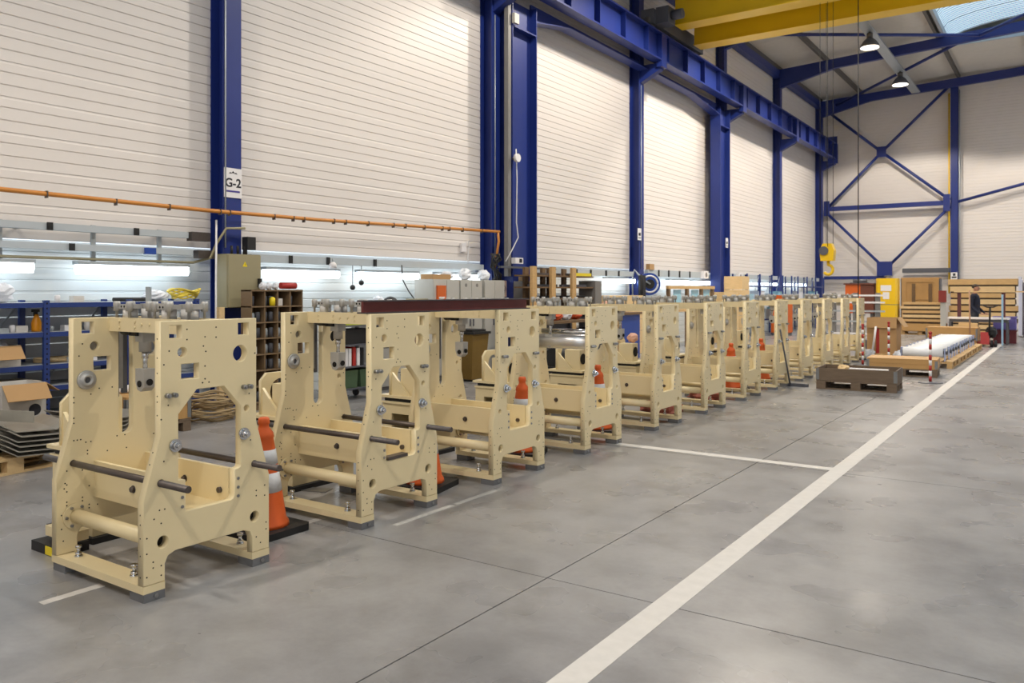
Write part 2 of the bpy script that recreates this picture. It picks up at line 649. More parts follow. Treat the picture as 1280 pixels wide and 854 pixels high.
col_lab = ['blue steel column bearing the G-2 sign and the olive switch cabinet',
           'blue steel column beside the wide portal post with the white disc sensor',
           'narrow blue steel column with a thin conduit behind the blue hose reel',
           'blue steel column standing right of the second wide portal post',
           'blue steel column next to last before the far corner of the long wall',
           'blue steel column in the far corner where the long wall meets the end wall']
for yc, lab in zip(COLY[1:], col_lab):
    t = thing('steel_column', lab, 'column', (-9.76, yc, 0), group='blue columns along the long wall')
    obj('column_shaft', ibeam_z(MB(), 0, 0, .02, 10.45, .30, .29), BLUE, t)
    obj('base_plate', MB().cbox(0, 0, 0, .34, .34, .02), BLUE, t)
    obj('crane_bracket', MB().prism([(.15, 7.25), (.75, 7.55), (.75, 7.72), (.15, 7.72)], 'y', -.1, .1), BLUE, t)
    if yc < 22:
        cy_ = -.125 if yc < 8 else -.05
        obj('conduit', MB().cyl((.163, cy_, 2.2), (.163, cy_, 7.2), .011, 6), GALV, t)
# the two wide portal posts
for yc, lab in ((14.1, 'wide blue portal post with grey cables, white disc sensor and papers on it'), (26.05, 'second wide blue portal post further along, beside pale timber boxes')):
    t = thing('portal_post', lab, 'column', (-9.5, yc, 0), group='wide blue portal posts')
    obj('post_shaft', ibeam_z(MB(), 0, 0, .02, 7.6, .34, .92, .025, .02, 'y'), BLUE, t)
    obj('base_plate', MB().cbox(0, 0, 0, .4, .93, .02), BLUE, t)
    obj('stiffener', MB().box(.01, .17, -.435, .435, 7.0, 7.03), BLUE, t)
    if yc < 20:
        obj('cable_duct', MB().box(.06, .16, -.60, -.50, 1.9, 7.6), GREYD, t)
# portal beams with haunches between the wide posts
t = thing('portal_beam', 'blue haunched portal beam spanning the bays under the crane rail', 'beam', (-9.5, 0, 0))
pb = MB().prism([(14.56, 7.72), (14.56, 7.33), (16.0, 7.60), (25.0, 7.60)[::1], (25.6, 7.40), (25.6, 7.72)], 'x', -.02, .02)
obj('web', pb, BLUE, t)
fl_ = MB()
pts = [(14.56, 7.33), (16.0, 7.60), (23.4, 7.60), (25.6, 7.36)]
for (a, b), (c, d) in zip(pts[:-1], pts[1:]):
    fl_.add([(-.15, a, b - .02), (.15, a, b - .02), (.15, c, d - .02), (-.15, c, d - .02), (-.15, a, b), (.15, a, b), (.15, c, d), (-.15, c, d)],
            [(3, 2, 1, 0), (4, 5, 6, 7), (0, 1, 5, 4), (1, 2, 6, 5), (2, 3, 7, 6), (3, 0, 4, 7)])
obj('bottom_flange', fl_, BLUE, t)
# crane runway girder
t = thing('crane_runway_girder', 'long blue crane runway girder carried high along the long wall', 'beam', (-9.1, 0, 0))
obj('web', MB().box(-.012, .012, -4, 39.7, 7.80, 8.46), BLUE, t)
obj('top_flange', MB().box(-.17, .17, -4, 39.7, 8.46, 8.50), BLUE, t)
obj('bottom_flange', MB().box(-.15, .15, -4, 39.7, 7.76, 7.80), BLUE, t)
obj('rail', MB().box(-.03, .03, -4, 39.7, 8.50, 8.55), PURL, t)
obj('end_stop', MB().box(-.2, .22, 39.7, 39.76, 7.55, 8.8), BLUE, t)
y = -3.0
while y < 39.6:
    obj('stiffener', MB().box(.012, .15, y - .01, y + .01, 7.80, 8.46), BLUE, t)
    y += 1.3125
for yc in COLY[1:]:
    obj('splice_plate', MB().box(.012, .16, yc - .16, yc + .16, 7.60, 8.50), BLUE, t)

# end wall columns and bracing
t = thing('end_wall_column', 'blue steel column standing mid end wall with a yellow pipe beside it', 'column', (-4.14, 40.45, 0))
obj('column_shaft', ibeam_z(MB(), 0, 0, .02, 10.7, .28, .28, web='y'), BLUE, t)
obj('base_plate', MB().cbox(0, 0, 0, .34, .34, .02), BLUE, t)
obj('gas_pipe', MB().cyl((-.2, -.12, 1.5), (-.2, -.12, 10.3), .035, 8), YELLOW, t)
obj('conduit', MB().cyl((.2, -.12, 1.5), (.2, -.12, 10.4), .025, 8), GALV, t)
t = thing('wind_bracing', 'blue cross bracing with square gusset plates on the end wall', 'bracing', (0, 40.22, 0))
for a, b in (((-9.42, 10.1), (-7.06, 7.96)), ((-7.06, 7.96), (-4.3, 10.62)), ((-9.42, 5.55), (-7.06, 7.96)), ((-7.06, 7.96), (-4.3, 5.6)),
             ((-9.42, 5.25), (-6.9, 2.6)), ((-4.3, 5.3), (-6.9, 2.6))):
    obj('brace', MB().cyl((a[0], 0, a[1]), (b[0], 0, b[1]), .065, 8), BLUE, t)
obj('tie_beam', MB().box(-9.5, -4.3, -.07, .07, 5.38, 5.58), BLUE, t)
obj('gusset_plate', MB().box(-7.26, -6.86, -.1, -.07, 7.72, 8.2), BLUE, t)
obj('gusset_plate', MB().box(-7.25, -6.6, -.1, -.07, 2.3, 2.95), BLUE, t)
obj('gusset_plate', MB().box(-9.58, -9.32, -.1, -.07, 5.15, 5.85), BLUE, t)
obj('gusset_plate', MB().box(-4.55, -4.28, -.1, -.07, 5.1, 5.85), BLUE, t)
obj('brace', MB().cyl((-3.98, 0, 5.5), (1.9, 0, 6.95), .065, 8), BLUE, t)
tag(obj('end_wall_rail', MB().box(-9.6, -6.9, 40.25, 40.4, 2.15, 2.30), BLUE), 'low blue rail on the end wall left of the yellow container', 'rail')
tag(obj('end_wall_rail', MB().box(-6.2, -4.3, 40.2, 40.4, 2.42, 2.62), DGREY), 'dark grey rail on the end wall above the plywood crate', 'rail')
s = thing('wall_sign', 'small white sign low on the end wall column', 'sign', (-4.14, 40.28, 2.12))
obj('sign_board', MB().box(-.13, .13, -.01, 0, 0, .3), PAPER, s)
obj('print', MB().box(-.09, .09, -.013, -.01, .05, .12).box(-.05, .05, -.013, -.01, .15, .26), INK, s)

# overhead crane
t = thing('overhead_crane', 'yellow twin girder overhead crane with hook and hanging pendant', 'crane', (0, 20.5, 0))
for y0, z0, z1 in ((0, 8.75, 9.75), (1.35, 8.55, 9.6)):
    g = MB()
    g.box(-8.75, 8.5, y0 + .06, y0 + .08, z0 + .03, z1 - .03).box(-8.75, 8.5, y0 + .46, y0 + .48, z0 + .03, z1 - .03)
    g.box(-8.75, 8.5, y0, y0 + .54, z0, z0 + .03).box(-8.75, 8.5, y0, y0 + .54, z1 - .03, z1)
    g.box(-8.76, -8.73, y0 + .08, y0 + .46, z0 + .03, z1 - .03)
    obj('girder', g, YELLOW, t)
ec = MB().box(-9.3, -8.95, -.9, 2.6, 8.62, 9.0)
obj('end_carriage', ec, DGREY, t)
for y0 in (-.75, 2.3):
    obj('wheel', MB().cyl((-9.16, y0, 8.72), (-9.04, y0, 8.72), .17, 16), PURL, t)
obj('drive_motor', MB().box(-8.95, -8.6, -.75, -.3, 8.62, 9.05).cyl((-8.6, -.5, 8.85), (-8.3, -.5, 8.85), .13, 12), DGREY, t)
obj('trolley', MB().box(-5.4, -4.4, .1, 1.75, 9.75, 10.1), DGREY, t)
for dx, dy in ((-.16, .45), (-.08, .75), (.02, .45), (.08, .75)):
    obj('hoist_rope', MB().cyl((-4.93 + dx, dy, 2.7), (-4.93 + dx, dy, 9.8), .007, 6), BLACK, t)
hb = obj('hook_block', MB().prism([(-5.09, 2.35), (-4.79, 2.35), (-4.77, 2.6), (-4.84, 2.78), (-5.04, 2.78), (-5.11, 2.6)], 'y', .48, .72), YELLOW, t)
obj('sheave', MB().cyl((-5.01, .45, 2.6), (-5.01, .75, 2.6), .11, 16), DGREY, hb)
hk = [(-4.93, .6, 2.36), (-4.93, .6, 2.27)] + [(-4.93 + .11 * math.sin(a), .6, 2.13 + .12 * math.cos(a)) for a in [R(d) for d in range(0, 250, 24)]]
obj('hook', MB().tube(hk, .038, 8), YELLOW, hb)
obj('pendant_cable', MB().cyl((-4.21, .5, 1.3), (-4.21, .5, 9.6), .014, 6), BLACK, t)
obj('pendant_control', MB().box(-4.26, -4.16, .45, .55, .95, 1.35), BLACK, t)

# high bay lamps in view
for yy, lab in ((29.5, 'lit bell shaped high bay lamp hanging nearer, by the skylight'), (35.5, 'lit bell shaped high bay lamp hanging farther, near the end wall')):
    t = thing('high_bay_lamp', lab, 'lamp', (-5.55, yy, 9.82), group='high bay lamps under the roof')
    obj('reflector', MB().lathe([(.31, .02), (.29, .1), (.20, .24), (.11, .32), (.10, .33)], 24), DGREY, t)
    obj('lens', MB().lathe([(.29, 0), (.28, .03)], 24), LAMPG, t)
    obj('gear_box', MB().cyl((0, 0, .33), (0, 0, .50), .1, 14), PURL, t)
    obj('hanger', MB().cyl((0, 0, .50), (0, 0, .54), .04, 6), PURL, t)
tag(obj('cable_tray', MB().box(-5.75, -5.4, 24, 39.7, 10.36, 10.38).box(-5.75, -5.73, 24, 39.7, 10.38, 10.42).box(-5.42, -5.4, 24, 39.7, 10.38, 10.42), GALV), 'grey cable tray under the roof above the high bay lamps', 'cable tray')

# ================================================================== services on the long wall
# ochre pipe
p = thing('wall_pipe', 'ochre pipe running along the long wall to the portal post', 'pipe', (-9.42, 0, 0))
obj('pipe_run', MB().tube([(0, -2, 2.72), (0, 4, 2.69), (0, 6.6, 2.67), (0, 8.5, 2.685), (0, 11, 2.74), (0, 13.3, 2.79)], .027, 10), PIPE, p)
obj('drop_pipe', MB().tube([(0, 13.25, 2.79), (.0, 13.28, 2.6), (-.05, 13.2, 2.0)], .025, 8), PIPE, p)
for y in (4.55, 5.35, 6.05, 6.8, 6.95, 7.7, 8.05, 8.25, 8.85, 9.1, 9.6, 10.2, 10.5, 11, 11.5, 11.7, 12.1, 12.7):
    zz = 2.69 if y < 5 else 2.675 if y < 8.6 else 2.685 + (y - 8.5) * .022
    obj('pipe_clip', MB().box(-.03, .03, y - .007, y + .007, zz - .05, zz + .03), DARKBAR, p)

tube_y = [(3.0, 4.57, 'tube light cut by the left picture edge'), (5.05, 6.54, 'tube light on the wall above the blue rack, left of the G-2 column'),
          (7.79, 9.26, 'tube light just right of the olive switch cabinet'), (9.71, 11.2, 'tube light left of the grey lockers'),
          (11.72, 13.2, 'tube light behind the clutter on top of the grey lockers'), (18.46, 20.1, 'tube light left of the blue hose reel'),
          (22.4, 23.95, 'tube light right of the blue hose reel'), (24.3, 25.95, 'tube light left of the second portal post'),
          (28.0, 29.5, 'first tube light beyond the second portal post'), (29.85, 31.35, 'second tube light beyond the second portal post'),
          (31.75, 33.1, 'tube light left of the next to last column'), (34.0, 35.4, 'tube light right of the next to last column'),
          (36.2, 37.7, 'tube light nearest the far corner')]
for a, b, lab in tube_y:
    t = thing('tube_light', 'lit fluorescent ' + lab, 'lamp', (-9.76, (a + b) / 2, 1.80), group='fluorescent tube lights on the long wall')
    h = (b - a) / 2
    obj('housing', MB().box(-.08, .06, -h, h, .12, .16), GALV, t)
    obj('diffuser', MB().prism([(-.06, .12), (-.075, .06), (-.045, .005), (.045, .005), (.075, .06), (.06, .12)], 'y', -h + .02, h - .02), TUBE, t)
    obj('bracket', MB().box(-.30, -.08, -.02, .02, .12, .16), GALV, t)

# trunking in front of the wall (bay left of the G-2 column, then the second bay)
def trunk(y0, y1, z0, z1, lab, clips):
    t = thing('cable_trunking', lab, 'cable trunking', (-9.68, y0, z0))
    obj('duct', MB().box(-.08, .02, 0, y1 - y0, 0, z1 - z0), TRUNK, t)
    for c in (.3, (y1 - y0) / 2, y1 - y0 - .3):
        obj('wall_bracket', MB().box(-.225, -.08, c - .02, c + .02, .01, .04), GALV, t)
    for c in clips:
        obj('clip', MB().box(.02, .045, c - y0 - .03, c - y0 + .03, -.005, z1 - z0 + .005), BLACK, t)
    return t


trunk(2.4, 6.49, 2.305, 2.385, 'upper grey cable trunking left of the G-2 column', (4.7, 5.75))
trunk(2.4, 6.55, 2.08, 2.155, 'lower grey cable trunking left of the G-2 column', (4.95,))
tag(obj('trunking_plug', MB().box(-9.68, -9.62, 5.86, 6.0, 2.07, 2.15), BENCHB), 'blue plug on the lower trunking near the G-2 column', 'plug')
tag(obj('connector_box', MB().box(-9.72, -9.6, 6.5, 6.78, 2.27, 2.39), DARKBAR), 'dark connector box ending the upper trunking', 'junction box')
tag(obj('connector_box', MB().box(-9.72, -9.6, 6.6, 6.88, 2.04, 2.15), DARKBAR), 'dark connector box ending the lower trunking', 'junction box')
for yy in (4.22, 5.27, 6.14):
    tag(obj('trunking_strut', MB().box(-9.80, -9.765, yy - .025, yy + .025, 1.9, 2.4), GALV), '%s thin upright strut holding the trunking left of the G-2 column' % {4.22: 'leftmost', 5.27: 'middle', 6.14: 'rightmost'}[yy], 'strut', 'trunking struts')
trunk(7.5, 13.1, 2.02, 2.13, 'grey cable trunking over the tube lights between G-2 column and portal post', (8.2, 8.95, 10.0))
trunk(14.8, 19.9, 1.99, 2.12, 'grey cable trunking over the stock rack and tube light', (16.8, 17.5, 18.3, 19))
trunk(20.8, 25.4, 2.02, 2.2, 'grey cable trunking right of the hose reel column', (21.5, 22.2, 23, 23.8))
trunk(27.3, 33.0, 2.05, 2.2, 'grey cable trunking past the second portal post', (29, 30.5, 32))
trunk(33.6, 39.6, 2.05, 2.2, 'grey cable trunking in the last bay before the corner', (35, 37))
tag(obj('conduit_run', MB().tube([(-9.72, 2.4, 1.985), (-9.72, 6.6, 1.985), (-9.6, 6.78, 2.05), (-9.5, 6.81, 2.25), (-9.42, 6.9, 2.45), (-9.42, 7.2, 2.47)], .018, 7), OLIVE), 'beige conduit running above the tube lights up to the switch cabinet', 'conduit')

# G-2 sign and switch cabinet on the first column
s = thing('location_sign', 'white paper sign reading G-2 on the blue column', 'sign', (-9.603, 7.14, 2.9))
obj('sign_board', MB().box(0, .006, -.145, .145, 0, .41), PAPER, s)
obj('lettering', face_x(text_mesh('G-2', .17, INK)), INK, s, (.008, 0, .2))
obj('underline', MB().box(.006, .009, -.11, .11, .075, .10), PURPLE, s)
obj('logo', MB().prism([(-.07, .33), (-.045, .355), (-.03, .34), (0, .37), (.03, .34), (.045, .355), (.07, .33), (.03, .335), (0, .345), (-.03, .335)], 'x', .006, .009), INK, s)
c = thing('switch_cabinet', 'olive grey electrical switch cabinet with warning triangle on the G-2 column', 'cabinet', (-9.6, 7.13, 1.375))
obj('body', MB().box(0, .25, -.27, .27, 0, .73), OLIVE, c)
obj('door', MB().box(.25, .275, -.262, .262, .01, .72), OLIVE, c)
tri = MB().prism([(-.04, .56), (.04, .56), (0, .63)], 'x', .275, .278)
obj('warning_triangle', tri, TRIYEL, c)
obj('warning_mark', MB().prism([(-.006, .575), (.008, .59), (-.002, .592), (.006, .61), (-.008, .592), (.002, .59)], 'x', .278, .28), INK, c)
obj('handle', MB().box(.275, .32, .21, .25, .28, .40), BLACK, c)
for y, r_ in ((-.1, .018), (0, .018), (.12, .03)):
    obj('cable_gland', MB().cyl((.12, y, .73), (.12, y, .85), r_), BLACK, c)
obj('plug_block', MB().box(.08, .2, .1, .24, .80, .98), BLACK, c)
tag(obj('leaning_rod', MB().cyl((-9.32, 6.66, .02), (-9.5, 6.80, 2.56), .013, 7), PAPER), 'thin white rod leaning upright against the G-2 column', 'rod')

# things on the first portal post
o = thing('wireless_sensor', 'white disc sensor high on the wide portal post', 'sensor', (-9.31, 13.65, 4.3))
obj('disc', MB().cyl((.05, 0, 0), (.12, 0, 0), .085, 16), PAPER, o)
obj('stem', MB().cyl((-.02, 0, 0), (.05, 0, 0), .03, 8), GREYD, o)
tag(obj('sensor_cable', MB().tube([(-9.3, 13.72, 4.5), (-9.29, 13.74, 3.9), (-9.29, 13.72, 3.0), (-9.3, 13.8, 2.7), (-9.32, 13.62, 2.45), (-9.33, 13.4, 2.2)], .012, 6), PAPER), 'white cable hanging down the wide portal post', 'cable')
tag(obj('alarm_box', MB().box(-9.33, -9.26, 13.62, 13.78, 7.05, 7.25), GREYCAB), 'small pale box at the top of the wide portal post', 'box')
o = thing('camera_box', 'small white wall box with dark face on the wide portal post', 'box', (-9.33, 13.74, 2.16))
obj('body', MB().box(0, .1, -.14, .14, 0, .12), PAPER, o)
obj('face', MB().box(.1, .105, .0, .1, .02, .1), INK, o)
o = thing('wall_socket', 'small white wall socket with cable left of the portal post', 'socket', (-9.9, 12.7, 2.38))
obj('plate', MB().box(0, .06, -.07, .07, 0, .17), PAPER, o)
obj('cable', MB().tube([(.03, .05, .16), (.05, .14, .22), (.05, .17, .1), (.05, .12, -.12), (.05, .14, -.3)], .01, 6), PAPER, o)
rnd = random.Random(3)
tg = MB()
for k in range(9):
    p0 = Vector((-9.42, 13.12, 1.98))
    tg.tube([p0 + Vector((rnd.uniform(-.04, .1), rnd.uniform(-.14, .14), dz)) for dz in (-.2, -.05, .1, .25, .36)], .017, 6)
tag(obj('cable_bundle', tg, BLACK), 'tangled bundle of black cables hanging on the portal post', 'cables')
o = thing('poster', 'pinned white paper with a black curve on the wide portal post', 'poster', (-9.47, 13.48, 1.48))
obj('sheet', MB().box(0, .006, -.14, .14, 0, .33), mat('salmon_paper', (228, 196, 176), .7), o)
obj('print', MB().tube([(.008, -.08, .06), (.008, -.02, .14), (.008, -.09, .2), (.008, .02, .29), (.008, .09, .2), (.008, .05, .06)], .008, 5), INK, o)
tag(obj('metal_box', MB().box(-9.32, -9.1, 13.66, 13.98, 1.30, 1.80), GREYD), 'small dark grey metal box fixed low on the wide portal post', 'box')
tag(obj('post_bracket', MB().box(-9.46, -9.36, 14.05, 14.12, 1.8, 1.9), WOODX), 'small tan knob high on the portal post beside the grey box', 'bracket')
tag(obj('wall_shelf_bar', MB().box(-9.3, -9.24, 13.1, 15.2, 2.06, 2.1), DGREY), 'thin dark horizontal bar in front of the wide portal post', 'bar')

for x, y, z, lab in ((-9.59, 20.1, 2.98, 'white sign on the narrow column behind the hose reel'), (-9.3, 26.1, 3.03, 'small white sign on the second portal post'), (-9.59, 26.86, 2.95, 'tall white sign on the column beside the second portal post')):
    s = thing('column_sign', lab, 'sign', (x, y, z), group='small white signs on the columns')
    obj('sign_board', MB().box(0, .008, -.11, .11, 0, .32), PAPER, s)
    obj('print', MB().box(.008, .011, -.06, .06, .12, .2).box(.008, .011, -.08, .08, .05, .07), INK, s)


# ================================================================== PALLETS AND CRATES
def make_pallet(lx=1.2, ly=.8, wood=WOODO, loc=(0, 0, 0), rz=0, label='', group=None):
    """centred, boards along local x"""
    t = thing('pallet', label, 'pallet', loc, rz, group)
    db = MB().box(-lx / 2, lx / 2, -.0725, .0725, .122, .144).mesh('deck_board', wood)
    n = 5
    for k in range(n):
        obj('deck_board', db, None, t, (0, -ly / 2 + .0725 + k * (ly - .145) / (n - 1), 0))
    st = MB().box(-.07, .07, -ly / 2, ly / 2, .1, .122).mesh('cross_board', wood)
    bl = MB().box(-.0725, .0725, -.05, .05, .022, .1).mesh('block', wood)
    bb = MB().box(-lx / 2, lx / 2, -.05, .05, 0, .022).mesh('bottom_board', wood)
    for x in (-lx / 2 + .0725, 0, lx / 2 - .0725):
        obj('cross_board', st, None, t, (x, 0, 0))
        for y in (-ly / 2 + .05, 0, ly / 2 - .05):
            obj('block', bl, None, t, (x, y, 0))
    for y in (-ly / 2 + .05, 0, ly / 2 - .05):
        obj('bottom_board', bb, None, t, (0, y, 0))
    return t


def make_collar(lx, ly, h, wood, loc, rz, label, group=None, boards=1):
    t = thing('pallet_collar', label, 'crate', loc, rz, group)
    hb = h / boards
    for k in range(boards):
        z0, z1 = k * hb + .002, (k + 1) * hb - .002
        a = MB().box(-lx / 2, lx / 2, -.011, .011, z0, z1)
        b = MB().box(-.011, .011, -ly / 2 + .022, ly / 2 - .022, z0, z1)
        for s in (-1, 1):
            obj('side_board', a.mesh('side_board', wood), None, t, (0, s * (ly / 2 - .011), 0))
            obj('end_board', b.mesh('end_board', wood), None, t, (s * (lx / 2 - .011), 0, 0))
    for sx in (-1, 1):
        for sy in (-1, 1):
            g = MB().box(sx * lx / 2 - sx * .045, sx * lx / 2 + sx * .004, sy * ly / 2 - .001 * sy, sy * ly / 2 + sy * .004, .01, h - .01)
            g.box(sx * lx / 2, sx * lx / 2 + sx * .004, sy * ly / 2 - sy * .045, sy * ly / 2 + sy * .004, .01, h - .01)
            obj('hinge_plate', g, mat('hinge_grey', (128, 130, 132), .5, .4), t)
    return t


# ================================================================== MACHINE FRAMES
T = .05
B_OUT = [(0, .086), (.122, .086), (.122, .175), (.140, .212), (.182, .228), (.611, .228), (.655, .212), (.671, .175), (.671, .086), (.793, .086),
         (.793, .517), (.702, .846), (.702, 1.443), (.094, 1.443), (.094, .846), (0, .517)]
WIN = [(.311, 1.068), (.482, 1.068), (.593, .945), (.593, .612), (.589, .600), (.578, .594), (.552, .590), (.552, .452), (.542, .430), (.520, .422), (.243, .422), (.243, .590), (.2, .594), (.2, .945)]
HOLES = [rect(.147, .218, 1.35, 1.419), rect(.576, .646, 1.35, 1.419), rect(.217, .322, 1.128, 1.210), circ((.223, 1.274), .027, 16), circ((.589, 1.245), .046, 24),
         circ((.633, .927), .018, 12), circ((.11, .291), .031, 18), circ((.689, .291), .031, 18), circ((.098, .598), .019, 14), circ((.687, .598), .019, 14)]
SLOT = [(.372, 1.44), (.372, .775)] + [(.417 - .045 * math.cos(a), .775 - .045 * math.sin(a)) for a in [R(d) for d in range(20, 180, 20)]] + [(.462, .775), (.462, 1.44)]
A_OUT = B_OUT[:13] + [(.462, 1.443), (.462, .775)] + [(.417 + .045 * math.cos(a), .775 - .045 * math.sin(a)) for a in [R(d) for d in range(20, 180, 20)]] + [(.372, .775), (.372, 1.443)] + B_OUT[13:]
PB = plate_mesh('side_plate_aisle', [B_OUT, WIN] + HOLES, T, CREAM)
PA = plate_mesh('side_plate_wall', [A_OUT] + HOLES, T, CREAM)
DOTS = [(.36, 1.35), (.35, 1.30), (.365, 1.27), (.36, 1.19), (.36, 1.12), (.385, 1.10), (.345, 1.10), (.145, 1.285), (.115, 1.215), (.69, 1.24), (.14, 1.0),
        (.65, 1.01), (.10, .93), (.66, .74), (.115, .71), (.02, .13), (.055, .17), (.055, .20), (.02, .25), (.10, .17), (.10, .12), (.02, .33), (.10, .39), (.06, .42),
        (.09, .46), (.12, .46), (.70, .44), (.70, .41), (.76, .40), (.76, .46), (.73, .13), (.77, .2), (.77, .24), (.70, .17), (.25, 1.395), (.43, 1.40), (.25, 1.34), (.43, 1.345)]
SCREWS = [(.575, .535), (.575, .485), (.575, .435), (.222, .56), (.222, .50), (.222, .45)]
ADOTS = [(.10, .73), (.12, .73), (.14, .73), (.17, .71), (.2, .71), (.18, .66), (.18, .64), (.36, .72), (.41, .72), (.30, .64), (.42, .64), (.06, .56), (.05, .49), (.06, .48), (.045, .46),
         (.06, .44), (.06, .38), (.06, .36), (.15, .55), (.19, .45), (.15, .39), (.15, .37), (.19, .34), (.19, .32), (.24, .33), (.03, .31), (.03, .23), (.04, .16), (.15, 1.29), (.13, 1.22), (.2, .99),
         (.25, 1.02), (.33, 1.02), (.1, .98), (.1, .95), (.1, .86), (.1, .83), (.65, .85), (.68, .95), (.68, 1.1), (.65, 1.25), (.6, .7), (.66, .6), (.7, .5)]


def hex_cyl(mb, a, b, r):
    return mb.cyl(a, b, r, 6)


MY0 = 2.36
mach = thing('machine_frame', '', 'machine frame', (-3.9, 2.36, 0), group='row of cream machine frames')
# aisle side plate with all that sits on it
pB = obj('side_plate', PB, None, mach, (-T / 2, 0, 0))
d = MB()
for y, z in DOTS:
    d.cyl((T / 2 - .002, y, z), (T / 2 + .0008, y, z), .0044, 8)
for z in (.13, .24, .33, .40, .45, .70, .76, .95, 1.02, 1.05, 1.17, 1.25, 1.35):
    yy = -.0008 if z < .517 else (.094 * (z - .517) / .329 - .001 if z < .846 else .0932)
    d.cyl((-T / 2 + .024, yy, z), (-T / 2 + .024, yy + .006, z), .004, 8)
o = obj('threaded_hole', d, HOLE, pB)
o['kind'] = 'stuff'
d = MB()
for y, z in SCREWS:
    d.cyl((T / 2 - .002, y, z), (T / 2 + .004, y, z), .009, 8)
o = obj('cap_screw', d, STEEL, pB)
o['kind'] = 'stuff'
for yy in (.149, .627):
    d = MB()
    for dy in (-.018, .02):
        d.cyl((T / 2, yy + dy, 1.052), (T / 2 + .03, yy + dy, 1.052), .013, 10).cyl((T / 2 + .03, yy + dy, 1.052), (T / 2 + .036, yy + dy, 1.052), .008, 8)
    obj('stud_pair', d, STEEL, pB)
for yy in (.178, .611):
    d = MB().cyl((T / 2, yy, .784), (T / 2 + .012, yy, .784), .034, 20).cyl((T / 2 + .012, yy, .784), (T / 2 + .035, yy, .784), .022, 16).cyl((T / 2 + .035, yy, .784), (T / 2 + .05, yy, .784), .012, 12)
    obj('hub', d, CHROME, pB)
# wall side plate
pA = obj('side_plate', PA, None, mach, (-.9, 0, 0))
d = MB()
for y, z in ADOTS:
    d.cyl((T / 2 - .002, y, z), (T / 2 + .0008, y, z), .0044, 8)
o = obj('threaded_hole', d, HOLE, pA)
o['kind'] = 'stuff'
d = MB().lathe([(.056, 0), (.056, .010), (.050, .013), (.036, .013), (.034, .030), (.022, .031), (.018, .016)], 28).rot(R(90), 'Y').move((T / 2, .172, 1.077))
bfl = obj('bearing_flange', d, ALU, pA)
obj('bore', MB().cyl((T / 2 + .016, .172, 1.077), (T / 2 + .017, .172, 1.077), .0175, 16), DGREY, bfl)
obj('bearing_flange', MB().cyl((-.02, .223, 1.274), (-.002, .223, 1.274), .026, 16), STEEL, pA)
# bottom beams with levelling bolts and foot blocks
for y0 in (0, .671):
    bb = obj('bottom_beam', MB().box(-.925, 0, y0, y0 + .122, .045, .0845), CREAM, mach)
    for x in (-.765, -.20):
        lb = MB()
        lb.cyl((x, y0 + .07, .084), (x, y0 + .07, .092), .022, 12)
        hex_cyl(lb, (x, y0 + .07, .092), (x, y0 + .07, .110), .018)
        lb.cyl((x, y0 + .07, .110), (x, y0 + .07, .135), .010, 8)
        hex_cyl(lb, (x, y0 + .07, .135), (x, y0 + .07, .150), .018)
        obj('levelling_bolt', lb, CHROME, bb)
    for x in (-.915, 0):
        xa, xb = (x, x + .13) if x < -.5 else (x - .13, x)
        ft = obj('foot_block', MB().box(xa, xb, y0 + .004, y0 + .122, 0, .045), FOOTM, mach)
        hs = MB()
        hex_cyl(hs, (xb, y0 + .07, .024), (xb + .008, y0 + .07, .024), .012)
        obj('bolt_head', hs, STEEL, ft)
# round cross tubes with flanges
for yy in (.11, .689):
    tb = obj('cross_tube', MB().cyl((-.875, yy, .291), (-T, yy, .291), .040, 24), CREAM, mach)
    obj('tube_bore_shade', MB().cyl((-T, yy, .291), (-T + .001, yy, .291), .0305, 18), HOLE, tb)  # flat dark disc, painted shade for the inside of the hollow tube
    fg = MB().cyl((-.875, yy, .291), (-.862, yy, .291), .075, 24)
    obj('tube_flange', fg, CREAM, tb)
    bo = MB()
    for k in range(6):
        a = 2 * PI * k / 6
        hex_cyl(bo, (-.862, yy + .058 * math.cos(a), .291 + .058 * math.sin(a)), (-.853, yy + .058 * math.cos(a), .291 + .058 * math.sin(a)), .009)
    obj('flange_bolt', bo, STEEL, tb)['kind'] = 'stuff'
# trough panels
for yy, s in ((.232, -1), (.556, 1)):
    tp = obj('trough_panel', MB().box(-.875, -T, yy - .012, yy + .012, .38, .592), CREAM, mach)
    bt = MB()
    hex_cyl(bt, (-.46, yy - .012, .48), (-.46, yy - .03, .48), .016)
    bt.cyl((-.46, yy - .012, .48), (-.46, yy - .016, .48), .022, 12)
    obj('panel_bolt', bt, DARKBAR, tp)
    obj('panel_bolt', MB().cyl((-.12, yy - .012, .46), (-.12, yy - .028, .46), .017, 10), DARKBAR, tp)
obj('trough_ledge', MB().box(-.875, -T, .244, .544, .38, .392), CREAM, mach)
